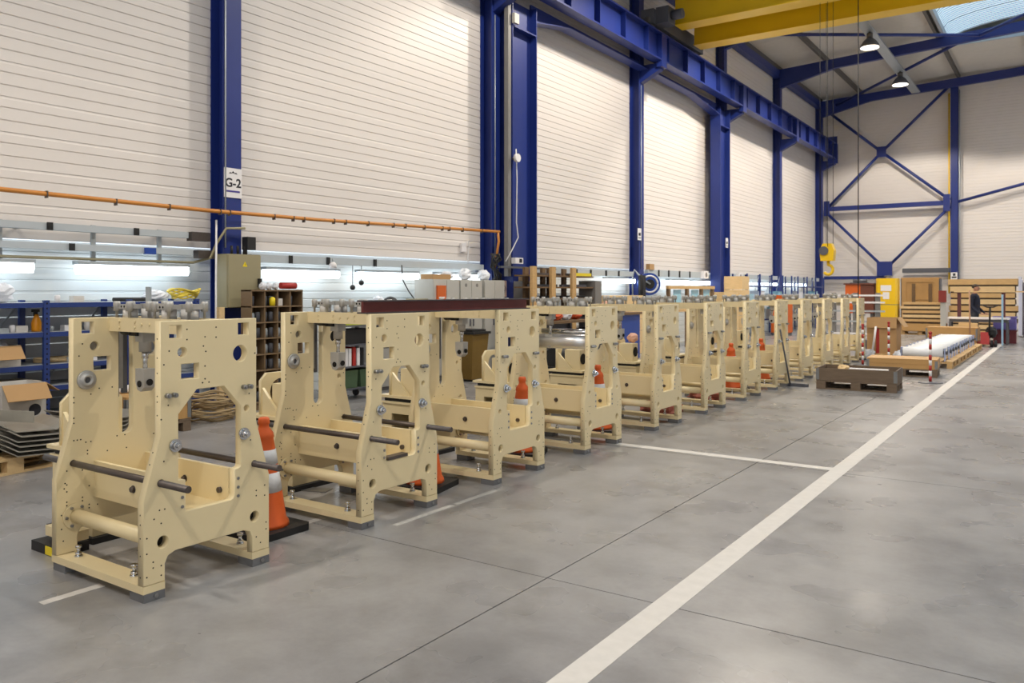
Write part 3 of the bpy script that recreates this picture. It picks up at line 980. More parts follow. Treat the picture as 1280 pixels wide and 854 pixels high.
# top crossbar, top plate and what hangs from it
tc_ = obj('top_crossbar', MB().box(-.875, -T, .31, .34, 1.36, 1.442), CREAM, mach)
d = MB()
for x, z in ((-.76, 1.385), (-.76, 1.42), (-.60, 1.385), (-.60, 1.42), (-.53, 1.405), (-.45, 1.405), (-.38, 1.385), (-.38, 1.42)):
    d.cyl((x, .31, z), (x, .3035, z), .009, 10)
o = obj('cap_screw', d, CREAM, tc_)
o['kind'] = 'stuff'
obj('top_plate', MB().box(-.875, -T, .34, .50, 1.405, 1.435), GREYD, mach)
obj('rear_crossbar', MB().box(-.875, -T, .50, .53, 1.36, 1.442), CREAM, mach)
for x0 in (-.715, -.32):
    pcyl = obj('pneumatic_cylinder', MB().cyl((x0 - .03, .37, 1.435), (x0 - .03, .37, 1.495), .042, 18), WHITEP, mach)
    pc2 = obj('pneumatic_cylinder', MB().cyl((x0 + .055, .445, 1.435), (x0 + .055, .445, 1.495), .050, 18), WHITEP, mach)
    obj('end_cap', MB().box(x0 - .085, x0 + .03, .325, .41, 1.495, 1.522), ALU, pcyl)
    obj('end_cap', MB().box(x0 + .0, x0 + .11, .412, .5, 1.495, 1.525), ALU, pc2)
    for px, py in ((x0 - .10, .325), (x0 + .035, .325), (x0 + .115, .40), (x0 + .10, .51), (x0 - .10, .42)):
        obj('corner_post', MB().lathe([(.008, 0), (.008, .045), (.019, .047), (.021, .09), (.017, .105)], 10, (px, py, 1.435)), ALU, pcyl)
    for dx in (-.05, -.02):
        obj('port', MB().cyl((x0 + dx, .3255, 1.508), (x0 + dx, .3235, 1.508), .007, 8), HOLE, pcyl)
ac = obj('actuator', MB().cyl((-.64, .40, 1.24), (-.64, .40, 1.405), .035, 16).box(-.68, -.60, .36, .44, 1.30, 1.36), ALU, mach)
obj('piston_rod', MB().cyl((-.64, .40, 1.14), (-.64, .40, 1.24), .014, 10).cyl((-.64, .40, 1.20), (-.64, .40, 1.24), .02, 10), CHROME, ac)
cv = MB().prism([(-.685, 1.14), (-.685, 1.06), (-.665, 1.015), (-.63, 1.005), (-.60, 1.03), (-.595, 1.14)], 'y', .365, .435)
clv = obj('clevis_block', cv, ALU, ac)
obj('clevis_bore', MB().cyl((-.64, .365, 1.05), (-.64, .360, 1.05), .020, 14), HOLE, clv)
obj('clevis_bore', MB().cyl((-.595, .40, 1.06), (-.588, .40, 1.06), .020, 14), HOLE, clv)
sr = obj('slide_rail', MB().box(-.965, -.93, .375, .405, .95, 1.40).box(-.955, -.93, .43, .458, .97, 1.40), DGREY, mach)
obj('rail_face', MB().box(-.95, -.93, .405, .43, 1.0, 1.40), STEEL, sr)
obj('hose_connector', MB().cyl((-.80, .36, 1.365), (-.70, .36, 1.365), .028, 12).box(-.72, -.64, .345, .375, 1.335, 1.39), BLACK, mach)
obj('valve_block', MB().box(-.20, -.09, .37, .47, 1.29, 1.405), ALU, mach)

MLAB = ['cream machine frame nearest the camera, dark bars through it, foot beside a white dash',
        'second cream machine frame from the camera, dark bars through it, red beam starting on top',
        'third cream machine frame from the camera, under the far end of the red beam',
        'fourth cream machine frame from the camera, holding a shiny steel roller',
        'fifth cream machine frame from the camera, just beyond the white cross line',
        'sixth cream machine frame from the camera, a brown bottle rack seen before it',
        'seventh cream machine frame from the camera, two before the one with the leaning squeegee',
        'eighth cream machine frame from the camera, with the squeegee leaning on its front corner',
        'ninth cream machine frame from the camera, just beyond the leaning squeegee',
        'tenth cream machine frame from the camera, third from the far end of the row',
        'eleventh cream machine frame, next to last of the row, above the grey crate',
        'twelfth and farthest cream machine frame, at the end of the row by the striped post']
MY = [2.36, 3.91, 5.42, 6.95, 8.57] + [2.36 + 1.55 * k for k in range(5, 12)]
mach['label'] = MLAB[0]
machines = [mach]
for k in range(1, 12):
    machines.append(dup(mach, (-3.9, MY[k], 0), None, MLAB[k]))
for k in (0, 1):
    b1 = MB().cyl((-1.2, .098, .598), (.24, .098, .598), .0185, 16)
    b2 = MB().cyl((-1.12, .687, .598), (.22, .687, .598), .0185, 16)
    obj('steel_bar', b1, DARKBAR, machines[k])
    obj('steel_bar', b2, DARKBAR, machines[k])
# roller in the fourth frame
rl = obj('steel_roller', MB().cyl((-.87, .42, 1.07), (-.09, .42, 1.07), .075, 28), mat('brushed_roller', (214, 214, 216), .32, .75), machines[3])
obj('roller_end', MB().cyl((-.09, .42, 1.07), (-.085, .42, 1.07), .07, 24).cyl((-.085, .42, 1.07), (-.04, .42, 1.07), .02, 12), DGREY, rl)
obj('guide_roller', MB().cyl((-.80, .5, 1.17), (-.12, .5, 1.17), .03, 16), CHROME, machines[3])
# steel bar lying in the window sill of the second frame
tag(obj('flat_bar', MB().box(-3.955, -3.895, 3.91 + .26, 3.91 + .46, .4235, .445), DARKBAR), 'dark flat steel bar lying on the window sill of the second frame', 'bar')

tag(obj('upright_flat_bar', MB().box(-.022, .022, -.006, .006, 0, .19), GALV, None, (-4.565, 2.797, 1.436)), 'grey flat bar standing upright on top of the nearest frame', 'bar')
tag(obj('floor_plate', MB().box(-.12, .12, -.06, .06, 0, .006), STEEL, None, (-5.0, 4.5, 0.0005), R(20)), 'small grey plate lying on the floor under the second frame', 'plate')
# red beam on top of the second and third frames
t = thing('steel_beam', 'red brown steel I beam lying on top of the second and third frames', 'beam', (-3.98, 4.0, 1.4445))
obj('flange', MB().box(-.05, .05, 0, 2.02, 0, .010), BEAMG, t)
obj('flange', MB().box(-.05, .05, 0, 2.02, .082, .092), BEAMG, t)
obj('web', MB().box(-.01, .01, 0, 2.02, .010, .082), REDBEAM, t)

# ------------------------------------------------------------------ bearing stands on the wall side of the frames
STANDM = CREAM
st0 = thing('bearing_stand', '', 'machine stand', (-5.25, MY[0] + .39, 0), group='cream bearing stands behind the frames')
body = MB()
body.box(-.36, .14, 0, .03, .06, .50)          # front panel parts around the opening
body = MB().box(-.36, -.24, 0, .03, .04, .50).box(.04, .14, 0, .03, .04, .50).box(-.24, .04, 0, .03, .40, .50).box(-.24, .04, 0, .03, .04, .12)
body.box(-.36, -.33, .03, .45, .04, .50).box(.11, .14, .03, .45, .04, .50).box(-.33, .11, .42, .45, .04, .50)
obj('stand_body', body, STANDM, st0)
obj('base_foot', MB().box(-.40, -.30, -.02, .47, 0, .04), BLACK, st0)
obj('base_foot', MB().box(.08, .18, -.02, .47, 0, .04), BLACK, st0)
obj('top_plate', MB().box(-.36, .14, -.02, .47, .50, .52), STANDM, st0)
obj('damper', MB().box(-.33, .11, 0, .44, .52, .555), BLACK, st0)
obj('bearing_plate', MB().box(-.38, .14, -.03, .46, .555, .58), STANDM, st0)
br = plate_mesh('bearing_bracket', [[(0, .58), (.42, .58), (.42, .86), (.36, .92), (.06, .92), (0, .86)], circ((.2, .76), .105, 28)], .03, STANDM, .002)
bp = obj('bearing_bracket', br, None, st0, (-.26, 0, 0))
obj('gusset', MB().prism([(-.245, .58), (-.02, .58), (-.245, .80)], 'y', .01, .035), STANDM, st0)
bx = obj('bearing_block', MB().box(-.16, .06, .045, .215, .58, .84), STANDM, st0)
obj('bearing_bore', MB().cyl((.06, .13, .72), (.066, .13, .72), .07, 20), HOLE, bx)
obj('jack_bolt', MB().cyl((-.35, .42, 0), (-.35, .42, .03), .03, 10), STEEL, st0)
ordn = ['nearest', 'second', 'third', 'fourth', 'fifth', 'sixth', 'seventh', 'eighth', 'ninth', 'tenth']
st0['label'] = 'cream bearing stand behind the nearest machine frame, on the wall side'
for k in range(1, 9):
    dup(st0, (-5.25, MY[k] + (.45 if k == 1 else .50), 0), None, 'cream bearing stand behind the %s machine frame, on the wall side' % ordn[k])
# low support arm and wedges by the first frame
t = thing('support_arm', 'cream support arm on black and yellow wedge behind the nearest frame', 'support', (-4.98, 2.55, 0))
obj('arm', MB().box(-.25, .05, -.03, .08, .09, .15), CREAM, t)
obj('wedge', MB().box(-.32, -.02, -.08, .12, 0, .06), BLACK, t)
obj('wedge_band', MB().box(-.14, -.02, -.085, -.08, .005, .055), TRIYEL, t)
obj('jack_screw', MB().cyl((-.2, .02, .06), (-.2, .02, .21), .014, 8), DARKBAR, t)

# ------------------------------------------------------------------ traffic cones
cn = thing('traffic_cone', '', 'traffic cone', (-4.42, 3.53, 0), group='orange traffic cones between the frames')
obj('base', MB().prism([(-.22, -.19), (-.19, -.22), (.19, -.22), (.22, -.19), (.22, .19), (.19, .22), (-.19, .22), (-.22, .19)], 'z', 0, .045), BLACK, cn)
obj('cone_body', MB().lathe([(.165, .045), (.16, .07), (.145, .09), (.128, .20), (.074, .55), (.062, .62), (.066, .63), (.060, .66), (.036, .69), (.032, .71), (.038, .72), (.036, .75), (.028, .76)], 28), ORANGE, cn)
obj('reflective_band', MB().lathe([(.1175, .275), (.0985, .40)], 28), REFL, cn)
obj('reflective_band', MB().lathe([(.0915, .455), (.0765, .55)], 28), REFL, cn)
cn['label'] = 'orange cone with white bands between the nearest and second frames'
for k in (1, 2, 3, 6, 7):
    dup(cn, ((-4.35 if k == 1 else -4.42 if k < 6 else -4.5), 3.53 + 1.55 * k, 0), k * .2, 'orange cone with white bands between the %s and %s frames' % (ordn[k], ordn[k + 1]))

for k, lab in ((4, 'red brown tarpaulin bundle on the floor between the fifth and sixth frames'), (5, 'red brown tarpaulin bundle on the floor between the sixth and seventh frames')):
    rb_ = random.Random(200 + k)
    tag(obj('tarpaulin', MB().ball((0, 0, .09), .26, .2, .1, 14, 8, .22, rb_), mat('tarp_red_brown', (150, 78, 58), .6), None, (-4.35, MY[k] + 1.2, 0)), lab, 'tarpaulin', 'tarpaulins between the frames')

# ------------------------------------------------------------------ squeegee leaning on the eighth frame
t = thing('floor_squeegee', 'dark long handled floor squeegee leaning on a cream frame', 'squeegee', (-3.86, 13.95, 0))
obj('handle', MB().cyl((0, -.05, .03), (-.03, -.52, .97), .014, 8), DGREY, t)
obj('blade', MB().box(-.05, .28, -.03, .03, 0, .05), DGREY, t)

# ================================================================== LEFT SIDE: rack, pallet, boxes
def rack(name, label, loc, posts, depth, levels, height, back=True, brace=True, m=RACKBLUE, group=None):
    t = thing(name, label, 'rack', loc, 0, group)
    L = posts[-1]
    for p in posts:
        for x in (0, -depth):
            u = obj('upright', MB().box(x - .022, x + .022, p - .03, p + .03, 0, height), m, t)
            if x == 0 and back:
                hl = MB()
                z = .08
                while z < height - .03:
                    hl.box(.022, .0235, p - .008, p + .008, z, z + .02)
                    z += .055
                o = obj('slot', hl, HOLE, u)
                o['kind'] = 'stuff'
    for z in levels:
        s_ = obj('shelf', MB().box(-depth, 0, posts[0], L, z - .018, z), SHELFG, t)
        obj('front_beam', MB().box(-.012, .012, posts[0] + .03, L - .03, z - .055, z - .003), m, t)
    if back:
        n = 9
        for k in range(n):
            obj('back_panel', MB().box(-depth - .04, -depth - .028, posts[0], L, .05 + k * (height - .08) / n, .05 + (k + 1) * (height - .08) / n - .012), RACKBACK, t)
    if brace:
        for a, b in zip(posts[:-1], posts[1:]):
            obj('diagonal_brace', MB().cyl((-depth + .035, a + .05, levels[-1] + .05), (-depth + .035, b - .05, height - .05), .010, 6), GALV, t)
    return t


rack('blue_storage_rack', 'blue storage rack with grey shelves against the wall at left', (-9.2, 0, 0), (2.5, 3.45, 4.44, 5.39, 6.29), .55, (1.475, 1.155, .80, .565, .24), 1.5)
# orange spray bottle
t = thing('spray_bottle', 'orange yellow spray bottle standing on the upper rack shelf', 'bottle', (-9.35, 4.41, 1.156))
obj('bottle_body', MB().lathe([(.045, 0), (.05, .02), (.05, .10), (.028, .16), (.022, .18), (.022, .19)], 16), mat('bottle_amber', (232, 150, 20), .4), t)
obj('trigger_head', MB().cyl((0, 0, .19), (0, 0, .215), .016, 10).box(-.012, .012, -.05, .03, .215, .245).box(-.006, .006, -.03, -.02, .17, .215), BLACK, t)


def open_box(label, loc, sx, sy, sz, rz=0, m=CARD, mb=CARDW, flaps=(1, 1, 1, 0)):
    t = thing('cardboard_box', label, 'box', loc, rz)
    b = MB()
    e = .006
    b.box(-sx / 2, sx / 2, -sy / 2, sy / 2, 0, e).box(-sx / 2, -sx / 2 + e, -sy / 2, sy / 2, e, sz).box(sx / 2 - e, sx / 2, -sy / 2, sy / 2, e, sz)
    b.box(-sx / 2 + e, sx / 2 - e, -sy / 2, -sy / 2 + e, e, sz).box(-sx / 2 + e, sx / 2 - e, sy / 2 - e, sy / 2, e, sz)
    obj('body', b, mb, t)
    if flaps[0]:      # over the +x side, drooping outwards
        obj('flap', MB().box(sx / 2, sx / 2 + sx * .5, -sy / 2, sy / 2, sz - e, sz).rot(R(50), 'Y', (sx / 2, 0, sz)), m, t)
    if flaps[1]:
        obj('flap', MB().box(-sx / 2, sx / 2, sy / 2, sy / 2 + sy * .4, sz - e, sz).rot(R(-35), 'X', (0, sy / 2, sz)), m, t)
    if flaps[2]:
        obj('flap', MB().box(-sx / 2, sx / 2, -sy / 2 - sy * .4, -sy / 2, sz - e, sz).rot(R(30), 'X', (0, -sy / 2, sz)), m, t)
    if flaps[3]:
        obj('flap', MB().box(-sx / 2 - sx * .5, -sx / 2, -sy / 2, sy / 2, sz - e, sz).rot(R(-40), 'Y', (-sx / 2, 0, sz)), m, t)
    return t


t = open_box('open white printed cardboard box on the bottom shelf behind the sheet stack', (-8.88, 3.98, .145), .40, .42, .52, 0, flaps=(1, 1, 0, 0))
obj('printed_mark', MB().cyl((.2, .1, .25), (.203, .1, .25), .06, 16), INK, t)
open_box('open cardboard box holding plastic bags on the middle rack shelf', (-9.42, 4.02, .801), .36, .36, .22, 0, flaps=(1, 0, 1, 0))


def crumple(name, label, cat, loc, rx, ry, rz_, m, seed):
    return tag(obj(name, MB().ball((0, 0, rz_ * .9), rx, ry, rz_, 14, 9, .16, random.Random(seed)), m, None, loc), label, cat)


crumple('plastic_bag', 'crumpled clear plastic bag in the open box on the middle shelf', 'bag', (-9.42, 4.02, .86), .15, .15, .11, PLASTICW, 2)
crumple('plastic_bag', 'white plastic bag heaped on top of the blue rack at the picture edge', 'bag', (-9.5, 4.1, 1.477), .12, .14, .11, PLASTICW, 5)
crumple('plastic_bag', 'white plastic bag lying on top of the blue rack beside the yellow cable', 'bag', (-9.48, 5.90, 1.482), .12, .16, .07, PLASTICW, 8)
tag(obj('paper_sack', MB().box(-.22, .22, -.28, .3, 0, .02).box(-.2, .21, -.25, .28, .02, .045).box(-.18, .24, -.27, .25, .045, .07), mat('sack_paper', (196, 182, 164), .8, var=.2, scale=12), None, (-9.38, 4.1, .567)), 'stack of flat paper sacks on the lower rack shelf', 'sacks')
yc = MB()
rnd = random.Random(4)
for k in range(5):
    r = .15 + .015 * k
    yc.tube([(r * .8 * math.cos(a), r * math.sin(a), .02 + .022 * k + .02 * math.sin(3 * a + k)) for a in [2 * PI * q / 22 for q in range(23)]], .011, 6)
tag(obj('cable_coil', yc, YCABLE, None, (-9.45, 6.28, 1.504)), 'coil of yellow cable on the right end of the blue rack', 'cable')
tag(obj('black_tube', MB().cyl((-9.35, 5.28, 1.50), (-9.35, 5.75, 1.50), .024, 10), BLACK), 'short black tube lying on top of the blue rack', 'tube')
rnd = random.Random(12)
for k, (y, z) in enumerate(((4.05, 1.156), (4.15, 1.156), (4.24, 1.156), (4.55, 1.156), (4.75, 1.156), (4.95, 1.156), (5.15, 1.156), (4.62, 1.476), (4.85, 1.476), (4.75, .801), (5.0, .801))):
    o = MB().lathe([(.03, 0), (.03, .05 + .02 * (k % 3)), (.02, .06 + .02 * (k % 3))], 12) if k % 2 else MB().box(-.05, .05, -.06, .06, 0, .05 + .01 * (k % 3))
    tag(obj('small_tin' if k % 2 else 'parts_carton', o, (GALV, PAPER, CARDW)[k % 3], None, (-9.35 + .03 * (k % 2), y, z)),
        'small %s on the blue rack, %s' % ('tin' if k % 2 else 'carton', ('at the picture edge', 'second left of the spray bottle', 'just left of the spray bottle', 'just right of the spray bottle', 'second right of the spray bottle', 'third right of the spray bottle', 'fourth right of the spray bottle', 'standing on the very top', 'lying on the very top', 'on the middle shelf, left', 'on the middle shelf, right')[k]), 'tin' if k % 2 else 'carton', 'small tins on the blue rack' if k % 2 else 'small cartons on the blue rack')
rp = MB()
for k in range(4):
    rp.tube([(.1 * math.cos(a) * (1 + .2 * math.sin(2 * a + k)), .2 * math.sin(a), .015 + .012 * k) for a in [2 * PI * q / 18 for q in range(19)]], .010, 6)
tag(obj('rope_hank', rp, ROPE, None, (-9.42, 4.62, .801)), 'loose hank of tan rope on the middle rack shelf', 'rope')
tag(obj('white_pipe_piece', MB().cyl((-8.75, 4.90, .506), (-8.62, 5.22, .506), .045, 14).ball((-8.75, 4.90, .526), .065), PAPER), 'white pipe piece with round end behind the nearest stand', 'pipe')

# pallet with bent sheet metal parts at the left edge
make_pallet(1.2, .8, WOODX, (-8.0, 3.36, 0), R(98), 'pale wooden pallet at left edge under stacked bent steel sheets')
pan = [(-.27, .075), (-.17, .012), (.16, 0), (.27, .055), (.265, .062), (.16, .009), (-.165, .021), (-.262, .082)]
PAN = MB().prism(pan, 'x', -.36, .36).mesh('bent_sheet', SHEETM)
rnd = random.Random(9)
nm = ['bottom', 'second', 'third', 'fourth', 'fifth', 'sixth', 'topmost']
for s_, (x, y, n) in enumerate(((-7.86, 3.62, 6), (-8.2, 3.1, 7))):
    for k in range(n):
        o = obj('bent_sheet', PAN, None, None, (x + rnd.uniform(-.03, .03), y + rnd.uniform(-.02, .02), .146 + .042 * k), R(84) + rnd.uniform(-.05, .05) - PI / 2)
        tag(o, '%s bent steel sheet in the %s stack on the pale pallet' % (nm[k] if k < n - 1 else 'topmost', ('right', 'left')[s_]), 'sheet metal', 'bent steel sheets on the pale pallet')
tag(obj('flat_sheet', MB().box(-.33, .33, -.012, .0, 0, .1), SHEETM, None, (-7.9, 3.45, .43), R(20)), 'steel strip standing on edge on the right sheet stack', 'sheet metal')
make_pallet(1.2, .8, WOODO, (-8.35, 4.43, 0), 0, 'grey wooden pallet behind the pallet of bent sheets')
for k in range(5):
    tag(obj('bent_sheet', PAN, None, None, (-8.25, 4.38 + .01 * k, .146 + .042 * k), R(6) + .03 * (k % 2)), '%s bent steel sheet on the grey pallet behind' % (nm[k] if k < 4 else 'topmost'), 'sheet metal', 'bent steel sheets on the grey pallet')

# wooden pallet crate and rope coil behind the first frame
make_pallet(.8, .78, WOODO, (-8.72, 5.23, 0), 0, 'grey pallet under the pine crate seen through the nearest frame')
t = make_collar(.8, .78, .3, PLY, (-8.72, 5.23, .145), 0, 'pine pallet collar crate seen through the slot of the nearest frame', None, 2)
obj('lid', MB().box(-.4, .4, -.39, .39, .3, .315), PLY, t)
rc = MB()
rnd = random.Random(31)
for k in range(11):
    r0 = .30 + .03 * (k % 5)
    ph = rnd.uniform(0, 6)
    rc.tube([((r0 + .03 * math.sin(2 * a + ph)) * math.cos(a) * .75, (r0 + .03 * math.cos(3 * a + ph)) * .82 * math.sin(a), .02 + .03 * k + .012 * math.sin(4 * a + ph)) for a in [2 * PI * q / 30 for q in range(31)]], .013, 6)
tag(obj('rope_coil', rc, ROPE, None, (-8.8, 6.25, 0)), 'coil of tan rope on the floor seen through the window of the nearest frame', 'rope')
tag(obj('wood_offcut', MB().box(-.03, .03, -.04, .04, 0, 1.39), WOODX, None, (-9.13, 6.6, 0)), 'pale upright wooden post by the G-2 column, below the switch cabinet', 'post')

# ================================================================== SECOND BAY
pg = thing('pigeonhole_rack', 'brown wooden pigeonhole rack full of small tins by the switch cabinet', 'rack', (-8.95, 6.95, 0))
NC, NR, CW, CH = 4, 7, .216, .215
obj('back_board', MB().box(-.225, -.215, 0, NC * CW, .08, 1.62), PIGEON, pg)
for k in range(NC + 1):
    obj('divider', MB().box(-.215, 0, k * CW - .008, k * CW + .008, .08, 1.62), PIGEON, pg)
for k in range(NR + 1):
    obj('shelf_board', MB().box(-.215, .004, -.008, NC * CW + .008, .10 + k * CH - .008, .10 + k * CH + .008), PIGEON, pg)
obj('plinth', MB().box(-.21, -.02, 0, NC * CW, 0, .08), PIGEON, pg)
rnd = random.Random(21)
tins = [MB().lathe([(.042, 0), (.042, .10), (.036, .11), (.036, .125)], 12).mesh('tin', GALV), MB().box(-.05, .05, -.05, .05, 0, .1).mesh('carton', CARDW), MB().lathe([(.035, 0), (.035, .13), (.03, .135)], 12).mesh('tin', DGREY)]
for r_ in range(NR):
    for c_ in range(NC):
        for q in range(2 if rnd.random() < .5 else 1):
            k = rnd.choice((0, 0, 1, 2)) if q == 0 else 2
            y = 6.95 + (c_ + (.3 if q == 0 else .75)) * CW
            o = obj('storage_tin' if k != 1 else 'storage_carton', tins[k], None, None, (-9.04, y, .109 + r_ * CH))
            tag(o, '%s, %s row, %s column of the pigeonhole rack' % (('pale grey tin', 'white carton', 'slim dark tin' if q == 0 else 'slim dark right-hand tin')[k], ('bottom', 'second lowest', 'third lowest', 'middle', 'third highest', 'second highest', 'top')[r_], ('leftmost', 'second', 'third', 'rightmost')[c_]), 'tin' if k != 1 else 'carton', 'tins in the pigeonhole rack' if k != 1 else 'cartons in the pigeonhole rack')
tag(obj('yellow_can', MB().lathe([(.04, 0), (.04, .1), (.02, .12)], 12), TRIYEL, None, (-8.99, 7.32, .109 + 6 * CH)), 'yellow can in the top row of the pigeonhole rack', 'can')
tag(obj('red_roll', MB().cyl((-9.06, 7.52, 1.675), (-9.06, 7.78, 1.675), .045, 14), RED), 'red roll lying on top of the pigeonhole rack', 'roll')
for k, y in enumerate((7.22, 7.32, 7.43)):
    crumple('rag', ('left', 'middle', 'right')[k] + ' white crumpled rag on top of the pigeonhole rack', 'rag', (-9.06, y, 1.625), .05, .05, .05, PLASTICW, 40 + k)['group'] = 'rags on the pigeonhole rack'
tag(obj('green_board', MB().box(-9.62, -9.6, 8.05, 8.2, 0, 1.58), mat('teal_board', (60, 150, 140), .5)), 'narrow teal board standing right of the pigeonhole rack', 'board')

tr = thing('tool_trolley', 'dark grey wheeled trolley with shelves of supplies behind the second frame', 'trolley', (-8.62, 8.28, 0))
for x in (0, -.45):
    for y in (0, .72):
        obj('upright', MB().box(x - .02, x + .02, y - .025, y + .025, .1, 1.25), DGREY, tr)
for z in (.18, .50, .82, 1.10):
    obj('shelf', MB().box(-.45, 0, -.02, .74, z - .02, z), DGREY, tr)
for x in (-.03, -.42):
    for y in (.05, .67):
        obj('caster', MB().cyl((x, y - .02, .055), (x, y + .02, .055), .055, 14), BLACK, tr)
tag(obj('tool_case', MB().box(-8.98, -8.66, 8.36, 8.95, .822, 1.04), BLACK), 'black tool case on the trolley behind the second frame', 'case')
tag(obj('level_tool', MB().box(-8.7, -8.65, 8.36, 8.9, 1.102, 1.15), mat('lime', (190, 200, 60), .5)), 'lime green bar lying on the top trolley shelf', 'tool')
for k, (c_, y) in enumerate(((PAPER, 8.36), (PAPER, 8.43), (RED, 8.52), (PAPER, 8.6), (BLACK, 8.68))):
    tag(obj('binder', MB().box(-8.9, -8.66, y, y + .055, .502, .76 if k != 2 else .78), c_), ('leftmost white binder', 'second white binder from the left', 'red binder', 'white binder right of the red one', 'black binder')[k] + ' upright on the middle trolley shelf', 'binder', 'binders on the trolley')
for y, lab in ((8.32, 'left green bin on the lowest trolley shelf'), (8.66, 'right green bin on the lowest trolley shelf')):
    tag(obj('green_bin', MB().prism([(y + .02, .182), (y + .28, .182), (y + .3, .44), (y, .44)], 'x', -9.0, -8.66), GREENB), lab, 'bin')
tag(obj('brown_panel', MB().box(-.02, .02, -.3, .3, 0, 1.3), REDBR, None, (-8.3, 9.55, 0), R(30)), 'red brown panel standing behind the second frame', 'panel')

tcab = thing('tool_cabinet', 'low grey tool cabinet under the wall lamps left of the lockers', 'cabinet', (-9.1, 9.5, 0))
obj('carcass', MB().box(-.6, 0, 0, 1.38, 0, 1.34), GREYD, tcab)
obj('worktop', MB().box(-.63, .03, -.02, 1.41, 1.34, 1.372), GREYCAB, tcab)
for k in range(6):
    dr = obj('drawer', MB().box(0, .02, .03, 1.35, .06 + k * .21, .06 + k * .21 + .195), GREYCAB, tcab)
    obj('handle', MB().box(.02, .035, .5, 1.05, .06 + k * .21 + .15, .06 + k * .21 + .17), DGREY, dr)
t = thing('safety_helmet', 'black and white safety helmet on the grey tool cabinet', 'helmet', (-9.3, 10.0, 1.372))
obj('shell', MB().lathe([(.13, 0), (.125, .05), (.10, .10), (.05, .13), (.01, .14)], 18), BLACK, t)
obj('brim', MB().lathe([(.155, 0), (.155, .012), (.13, .014)], 18), BLACK, t)
crumple('white_bag', 'white rounded bag behind the helmet on the tool cabinet', 'bag', (-9.5, 9.92, 1.372), .1, .1, .08, PLASTICW, 66)
tag(obj('olive_box', MB().box(-9.45, -9.2, 10.55, 10.85, 1.372, 1.47), OLIVE), 'small olive box on the right end of the tool cabinet', 'box')
tag(obj('grey_crate', MB().box(-9.45, -9.2, 9.55, 9.75, 1.372, 1.46), GALV), 'small grey crate on the left end of the tool cabinet', 'crate')
for k, (y, z) in enumerate(((9.55, 1.66), (9.75, 1.74))):
    t = thing('ear_defenders', ('lower' if k == 0 else 'upper') + ' black ear defenders hanging between two wall lamps', 'ear defenders', (-9.72, y, z))
    obj('ear_cup', MB().ball((0, 0, 0), .045), BLACK, t)
    obj('cord', MB().cyl((0, .0, .04), (0, .0, 2.03 - z), .006, 5), BLACK, t)
tag(obj('hanging_cable', MB().tube([(-9.5, 10.5, 2.05), (-9.5, 10.52, 1.8), (-9.45, 10.62, 1.6), (-9.38, 10.78, 1.38)], .01, 6), BLACK), 'thin black cable dropping to the tool cabinet', 'cable')
t = thing('wall_lamp_head', 'small white spot lamp head on the trunking above the tube lights', 'lamp', (-9.6, 9.0, 1.96))
obj('head', MB().lathe([(.06, 0), (.06, .06), (.03, .1)], 14), PAPER, t)
obj('arm', MB().cyl((0, 0, .1), (0, 0, .16), .012, 6), GALV, t)

# grey lockers
for k, (y0, y1, lab) in enumerate(((10.95, 11.68, 'left grey metal locker with an orange document holder'), (11.71, 12.38, 'middle grey metal locker by the portal post'), (12.46, 13.12, 'right grey metal locker touching the portal post'))):
    t = thing('metal_locker', lab, 'locker', (-9.18, y0, 0), group='grey metal lockers')
    W_ = y1 - y0
    obj('carcass', MB().box(-.42, 0, 0, W_, .1, 1.81), GREYCAB, t)
    obj('plinth', MB().box(-.4, -.03, .02, W_ - .02, 0, .1), GREYD, t)
    for q in range(2):
        dr = obj('door', MB().box(0, .018, q * W_ / 2 + .006, (q + 1) * W_ / 2 - .006, .12, 1.79), GREYCAB, t)
        yy = W_ / 2 - .05 if q == 0 else W_ / 2 + .05
        obj('handle', MB().box(.018, .035, yy - .012, yy + .012, .95, 1.08), DGREY, dr)
        if k == 1:
            obj('vent', MB().cyl((.018, (q + .5) * W_ / 2, 1.71), (.02, (q + .5) * W_ / 2, 1.71), .035, 12), GREYD, dr)
t = thing('document_holder', 'orange document holder on the left grey locker', 'holder', (-9.16, 11.14, 1.45))
obj('pocket', MB().box(0, .03, -.12, .12, 0, .25), ORANGEP, t)
obj('label_slot', MB().box(.03, .032, -.08, .08, .02, .05), PAPER, t)
for k, (y, z, rr, m_, lab) in enumerate(((11.2, 1.812, .09, CARD, 'tan cardboard box on top of the left locker'), (11.6, 1.812, .1, PLASTICW, ''), (12.15, 1.812, .14, PLASTICW, ''), (12.75, 1.812, .13, PLASTICW, ''))):
    if k == 0:
        tag(obj('carton', MB().box(-9.5, -9.22, 11.0, 11.5, 1.812, 1.90), CARD), lab, 'carton')
    else:
        crumple('plastic_bag', ('white bag on top of the left locker', 'blue white plastic heap on the middle locker', 'blue white plastic heap on the right locker')[k - 1], 'bag', (-9.4, y, z), .12, rr, rr * .8, PLASTICW, 80 + k)
# wheelie bin
t = thing('waste_bin', 'brown waste bin with dark lid in front of the grey lockers', 'bin', (-8.84, 11.58, 0))
obj('body', MB().add([(-.18, -.19, .04), (.18, -.19, .04), (.18, .19, .04), (-.18, .19, .04), (-.24, -.24, .84), (.24, -.24, .84), (.24, .24, .84), (-.24, .24, .84)],
                     [(3, 2, 1, 0), (4, 5, 6, 7), (0, 1, 5, 4), (1, 2, 6, 5), (2, 3, 7, 6), (3, 0, 4, 7)]), OLIVEBIN, t)
obj('lid', MB().box(-.26, .27, -.26, .26, .84, .88).box(-.22, .2, -.2, .2, .88, .92), BLACK, t)
for s_ in (-1, 1):
    obj('wheel', MB().cyl((-.12, s_ * .19, .08), (-.12, s_ * .23, .08), .08, 14), BLACK, t)

